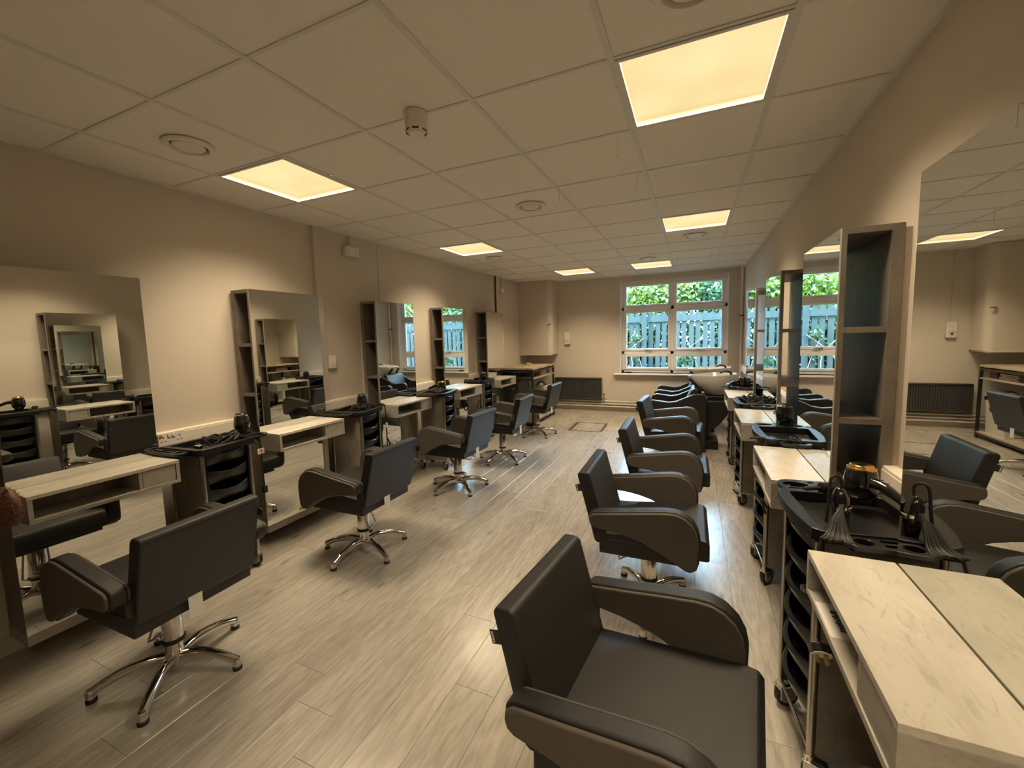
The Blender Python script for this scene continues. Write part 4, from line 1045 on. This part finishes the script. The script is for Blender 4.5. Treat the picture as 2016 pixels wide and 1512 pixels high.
# ------------------------------------------------------------------ workbench corner
wb = tag(empty('workbench', (-2.78, 6.97, 0)), 'black framed workbench with oak top under the hanging cupboard', 'workbench')
bx0, bx1, by0, by1, bt = -.336, .345, -.575, .575, .89 + DZ
MB().box((bx0, by0, bt - .03), (bx1, by1, bt)).build('top', M['oak'], wb, 0.002)
for x in (bx0 + .015, bx1 - .015):
    for y in (by0 + .015, by1 - .015):
        MB().box((x - .015, y - .015, 0), (x + .015, y + .015, bt - .03)).build('leg', M['blackmetal'], wb)
for z in (.07, .72 + DZ, bt - .045):
    r_ = MB(); r_.box((bx1 - .03, by0 + .03, z - .03), (bx1, by1 - .03, z)) if z != .72 + DZ else None
    r_.box((bx0 + .03, by0, z - .03), (bx1 - .03, by0 + .03, z)); r_.box((bx0 + .03, by1 - .03, z - .03), (bx1 - .03, by1, z))
    r_.build('rail', M['blackmetal'], wb)
MB().box((bx0, by0 + .03, .70 + DZ), (bx1, by1 - .03, .722 + DZ)).build('shelf', M['plinthm'], wb, 0.001)
MB().box((bx0, by0, .07), (bx1, by1, .09)).build('shelf', M['oak'], wb, 0.001)
bk = None
for i, (z, dx, ln, lab) in enumerate(((.722, 0, .34, 'lowest red folder of the stack on the bench shelf'), (.742, .01, .33, 'second red folder of the stack on the bench shelf'), (.762, -.006, .34, 'third red folder of the stack on the bench shelf'), (.782, .006, .32, 'topmost red folder of the stack on the bench shelf'))):
    o = tag(empty('folder', (-2.585 + dx, 7.05, z + DZ)), lab, 'folder', 'folders on the bench shelf')
    MB().box((-.11, -ln / 2, 0), (.11, ln / 2, .004)).build('cover', M['red'], o); MB().box((-.11, -ln / 2, .014), (.11, ln / 2, .018)).build('cover', M['red'], o)
    MB().box((-.106, -ln / 2 + .004, .004), (.106, ln / 2 - .004, .014)).build('pages', M['trunk'], o)
o = tag(empty('storage_box', (-2.60, 7.40, .722 + DZ)), 'small dark box at the wall end of the bench shelf', 'box')
MB().box((-.09, -.07, 0), (.09, .07, .10)).build('body', M['red'], o, 0.003); MB().box((-.093, -.073, .085), (.093, .073, .105)).build('lid', M['grey'], o, 0.003)
o = tag(empty('storage_box', (-2.86, 6.72, .722 + DZ)), 'grey box on the bench shelf nearer the mirrors', 'box')
MB().box((-.12, -.16, 0), (.12, .16, .09)).build('body', M['grey'], o, 0.004); MB().box((-.123, -.163, .09), (.123, .163, .105)).build('lid', M['anth'], o, 0.004)
tb = tag(empty('plastic_tub', (-2.60, 7.24, .09)), 'cloudy plastic tub of tools on the bottom bench shelf', 'tub')
b = MB(); b.prism(rrect(-.14, -.20, .14, .20, .03), 0, .008, 'z')
b.rings([[(x * f, y * f, z) for x, y in rrect(-.14, -.20, .14, .20, .03)] for f, z in ((.92, 0), (1.0, .50), (1.06, .50), (1.06, .525), (.98, .525), (.90, .01))], True, False)
b.build('body', M['tub'], tb)
b = MB(); b.lathe([(.07, 0), (.09, .05), (.05, .09), (.001, .10)], 14, Matrix.Translation((.0, .03, .48))); b.build('tool_bag', M['dark'], tb)
b = MB(); b.lathe([(.03, 0), (.05, .03), (.03, .06), (.001, .065)], 12, Matrix.Translation((.03, -.09, .50))); b.build('cloth', M['paper'], tb)
gc = tag(empty('low_cabinet', (-2.90, 6.70, .09)), 'dark grey cabinet with a chrome knob under the workbench', 'cabinet')
MB().box((-.19, -.24, 0), (.19, .24, .67)).build('body', M['grey'], gc, 0.003)
d = MB().box((-.187, -.258, .004), (.187, -.242, .666)).build('door', M['grey'], gc, 0.003)
MB().lathe([(.006, 0), (.006, .015), (.013, .02), (.013, .028), (.001, .03)], 14, Matrix.Translation((.10, -.258, .54)) @ Matrix.Rotation(PI / 2, 4, 'X')).build('knob', M['chrome'], d)
yb = tag(empty('spray_bottle', (-2.83, 7.21, .905 + DZ)), 'yellow tube lying on the workbench top', 'tube'); yb.rotation_euler = (0, R(90), R(15))
MB().lathe([(.014, -.05), (.016, -.045), (.016, .045), (.009, .05)], 14).build('body', M['yellow'], yb)
MB().lathe([(.008, .05), (.008, .07), (.001, .072)], 12).build('cap', M['yellow'], yb)
MB().lathe([(.0165, -.055), (.0165, -.035), (.001, -.0349)], 12).build('base_cap', M['dark'], yb)
yc = tag(empty('yellow_cloth', (-2.53, 6.52, .09)), 'folded yellow cloth on the bottom bench shelf', 'cloth')
MB().box((-.07, -.08, 0), (.07, .08, .39)).build('stack', M['plinthm'], yc, 0.01); MB().box((-.06, -.07, .39), (.06, .07, .42)).build('fold', M['yellow'], yc, 0.01, 3)

# ------------------------------------------------------------------ outdoors
GZ = 0.35 + DZ
struct(MB().box((-16, YF + 0.26, GZ - 0.3), (14, 40, GZ)).build('ground', M['soil']))
FY = 10.6
fe = tag(empty('fence', (0, FY, GZ)), 'weathered blue-grey board fence outside the window', 'fence')
bmesh_board = {}
rnd = random.Random(4)
x = -6.4; k = 0
while x < 4.6:
    hgt = 1.53 + rnd.choice((0, .01, -.012, .02))
    o = bpy.data.objects.new('board', bmesh_board.setdefault(round(hgt, 3), MB().box((-.052, 0, .04), (.052, .02, hgt)).mesh('board', M['fence'], False))); C.objects.link(o); o.parent = fe; o.location = (x, 0.0, 0); o.rotation_euler = (0, R(rnd.uniform(-.5, .5)), 0)
    x += .152 + rnd.uniform(-.008, .008); k += 1
x = -6.3
while x < 4.6:
    hgt = 1.68 + rnd.choice((0, .02, -.02))
    o = bpy.data.objects.new('board', bmesh_board.setdefault(('b', round(hgt, 3)), MB().box((-.014, 0, .04), (.014, .02, hgt)).mesh('board', M['fence'], False))); C.objects.link(o); o.parent = fe; o.location = (x, 0.16, 0)
    x += .152
for z0, z1 in ((1.33, 1.47), (.10, .22)):
    MB().box((-6.5, -.045, z0), (4.7, 0, z1)).build('rail', M['fence'], fe)
for px in (-5.6, -3.35, -1.10, 1.15, 3.4):
    MB().box((px - .055, -.09, -.05), (px + .055, -.045, 1.60)).build('post', M['fence'], fe)

def leaves(name, m, parent, blobs, n, size, seed):
    rnd = random.Random(seed); b = MB()
    for i in range(n):
        cx, cy, cz, rx, ry, rz = rnd.choice(blobs)
        t = math.acos(rnd.uniform(-1, 1)); a = rnd.uniform(0, 2 * PI); q = rnd.uniform(.55, 1.0)
        p = Vector((cx + rx * q * math.sin(t) * math.cos(a), cy + ry * q * math.sin(t) * math.sin(a), cz + rz * q * math.cos(t)))
        e = Euler((rnd.uniform(-1.2, 1.2), rnd.uniform(-1.2, 1.2), rnd.uniform(0, 6.28))).to_matrix()
        s = size * rnd.uniform(.6, 1.3)
        b.add([tuple(p + e @ Vector(v)) for v in ((-s * .5, 0, 0), (0, -s * .36, .05 * s), (s * .6, 0, 0), (0, s * .36, .05 * s))], [(0, 1, 2, 3)])
    return b.build(name, M[m], parent, smooth=False, kind='stuff')
def tree(loc, m, blobs, n, size, seed, lab, h):
    o = tag(empty('tree', loc), lab, 'tree', 'trees beyond the fence')
    leaves('foliage', m, o, blobs, n, size, seed)
    t = MB(); t.tube(spline([(0, 0, 0), (.05, .02, h * .4), (-.04, 0, h * .75), (0, 0, h)], 4), [.09 - .05 * i / 12 for i in range(13)], 8)
    for q in range(5):
        a = q * 1.3; t.tube(spline([(0, 0, h * .5), (.5 * math.cos(a), .3 * math.sin(a), h * .75), (1.0 * math.cos(a), .5 * math.sin(a), h * 1.0)], 4), .03, 6)
    t.build('trunk', M['bark'], o)
tree((-1.15, 12.4, GZ), 'leaf_lime', [(0, 0, 1.95, 1.25, .8, .65), (.6, -.3, 2.1, .8, .6, .5), (-.4, .2, 2.15, .7, .6, .5), (.2, -.4, 1.7, .9, .4, .4)], 5200, .12, 31, 'lime green leafy tree behind the first window half', 2.6)
tree((.75, 12.8, GZ), 'leaf_teal', [(0, 0, 1.95, 1.2, .9, .7), (-.4, -.3, 2.15, .8, .7, .5), (.6, .2, 2.15, .9, .7, .5), (.3, -.3, 1.7, 1.1, .5, .4)], 6500, .12, 32, 'deep green leafy tree behind the second window half', 2.8)
tree((-3.6, 13.2, GZ), 'leaf_teal', [(0, 0, 2.1, 1.0, .8, .8), (.4, .3, 2.4, .7, .7, .5)], 4200, .13, 33, 'deep green tree beyond the fence toward the cupboard side', 2.6)
tree((3.4, 12.6, GZ), 'leaf_lime', [(0, 0, 2.1, 1.3, .8, .8), (-.4, .1, 2.4, .8, .6, .5)], 4600, .13, 34, 'lime green tree beyond the fence, past the window side wall', 2.6)
def ivy(name, loc, blobs, n, size, seed, lab):
    o = tag(empty(name, loc), lab, 'ivy', 'climbing plants on the fence')
    leaves('foliage', 'leaf_ivy', o, blobs, n, size, seed)
    s = MB()
    for q in range(4): s.tube(spline([(rndx(q), 0, 0), (rndx(q + 3) * .6, .0, .5), (rndx(q + 5), .0, .95)], 4), .008, 5)
    s.build('stem', M['bark'], o)
def rndx(q): return .35 * math.sin(q * 2.1)
ivy('climbing_ivy', (-.95, FY + .09, GZ), [(0, .03, .6, .55, .05, .55), (.35, .03, 1.1, .3, .05, .35), (-.2, .03, .3, .5, .05, .25)], 900, .07, 41, 'ivy growing through the fence near its tall post')
ivy('climbing_ivy', (.25, FY + .09, GZ), [(0, .03, .7, .6, .05, .6), (.4, .03, .4, .5, .05, .4)], 900, .07, 42, 'ivy growing through the fence before the second window half')
ivy('climbing_ivy', (-1.4, FY - .12, GZ), [(0, 0, .75, .14, .03, .22), (.12, 0, .95, .12, .03, .14), (.1, 0, .55, .12, .03, .15)], 90, .09, 43, 'leafy ivy shoot hanging in front of the fence')
ivy('garden_shrub', (-.15, 8.9, GZ), [(0, 0, .40, .18, .12, .22), (.1, .02, .62, .12, .1, .14), (-.08, .02, .55, .1, .1, .15)], 120, .085, 44, 'leafy shrub close outside the lower window pane')
ivy('climbing_ivy', (1.8, FY + .09, GZ), [(0, .03, .8, .8, .05, .6)], 700, .08, 45, 'ivy on the fence past the window side wall')
hd = tag(empty('hedge', (-.6, FY + .62, GZ)), 'dense dark hedge growing right behind the fence boards', 'hedge')
leaves('foliage', 'leaf_teal', hd, [(-4.6 + .55 * k, 0, .76, .5, .24, .76) for k in range(19)], 20000, .11, 51)
b = MB()
for k in range(10): b.tube([(-4.4 + k, 0, 0), (-4.35 + k, .02, .6)], .02, 5)
b.build('stems', M['bark'], hd, kind='stuff')
# a neighbour's house, far behind the trees
ho = tag(empty('house', (-4.6, 21, GZ)), 'pale house with a dark slate roof behind the trees', 'house')
MB().box((-3, -2.5, 0), (3, 2.5, 3.0)).build('walls', M['render_'], ho)
MB().prism([(-2.9, 3.0), (0, 4.9), (2.9, 3.0), (2.9, 2.85), (-2.9, 2.85)], -3.2, 3.2, 'x').build('roof', M['slate'], ho)
for wx in (-1.4, 1.2):
    w_ = MB().box((wx - .5, -2.53, 1.1), (wx + .5, -2.49, 2.3)).build('window', M['pvc'], ho); MB().box((wx - .42, -2.54, 1.18), (wx + .42, -2.53, 2.22)).build('pane', M['slate'], w_)
h2 = tag(dup(ho), 'pale house with a dark slate roof far behind the basin-side fence', 'house'); h2.location = (4.2, 20, GZ)
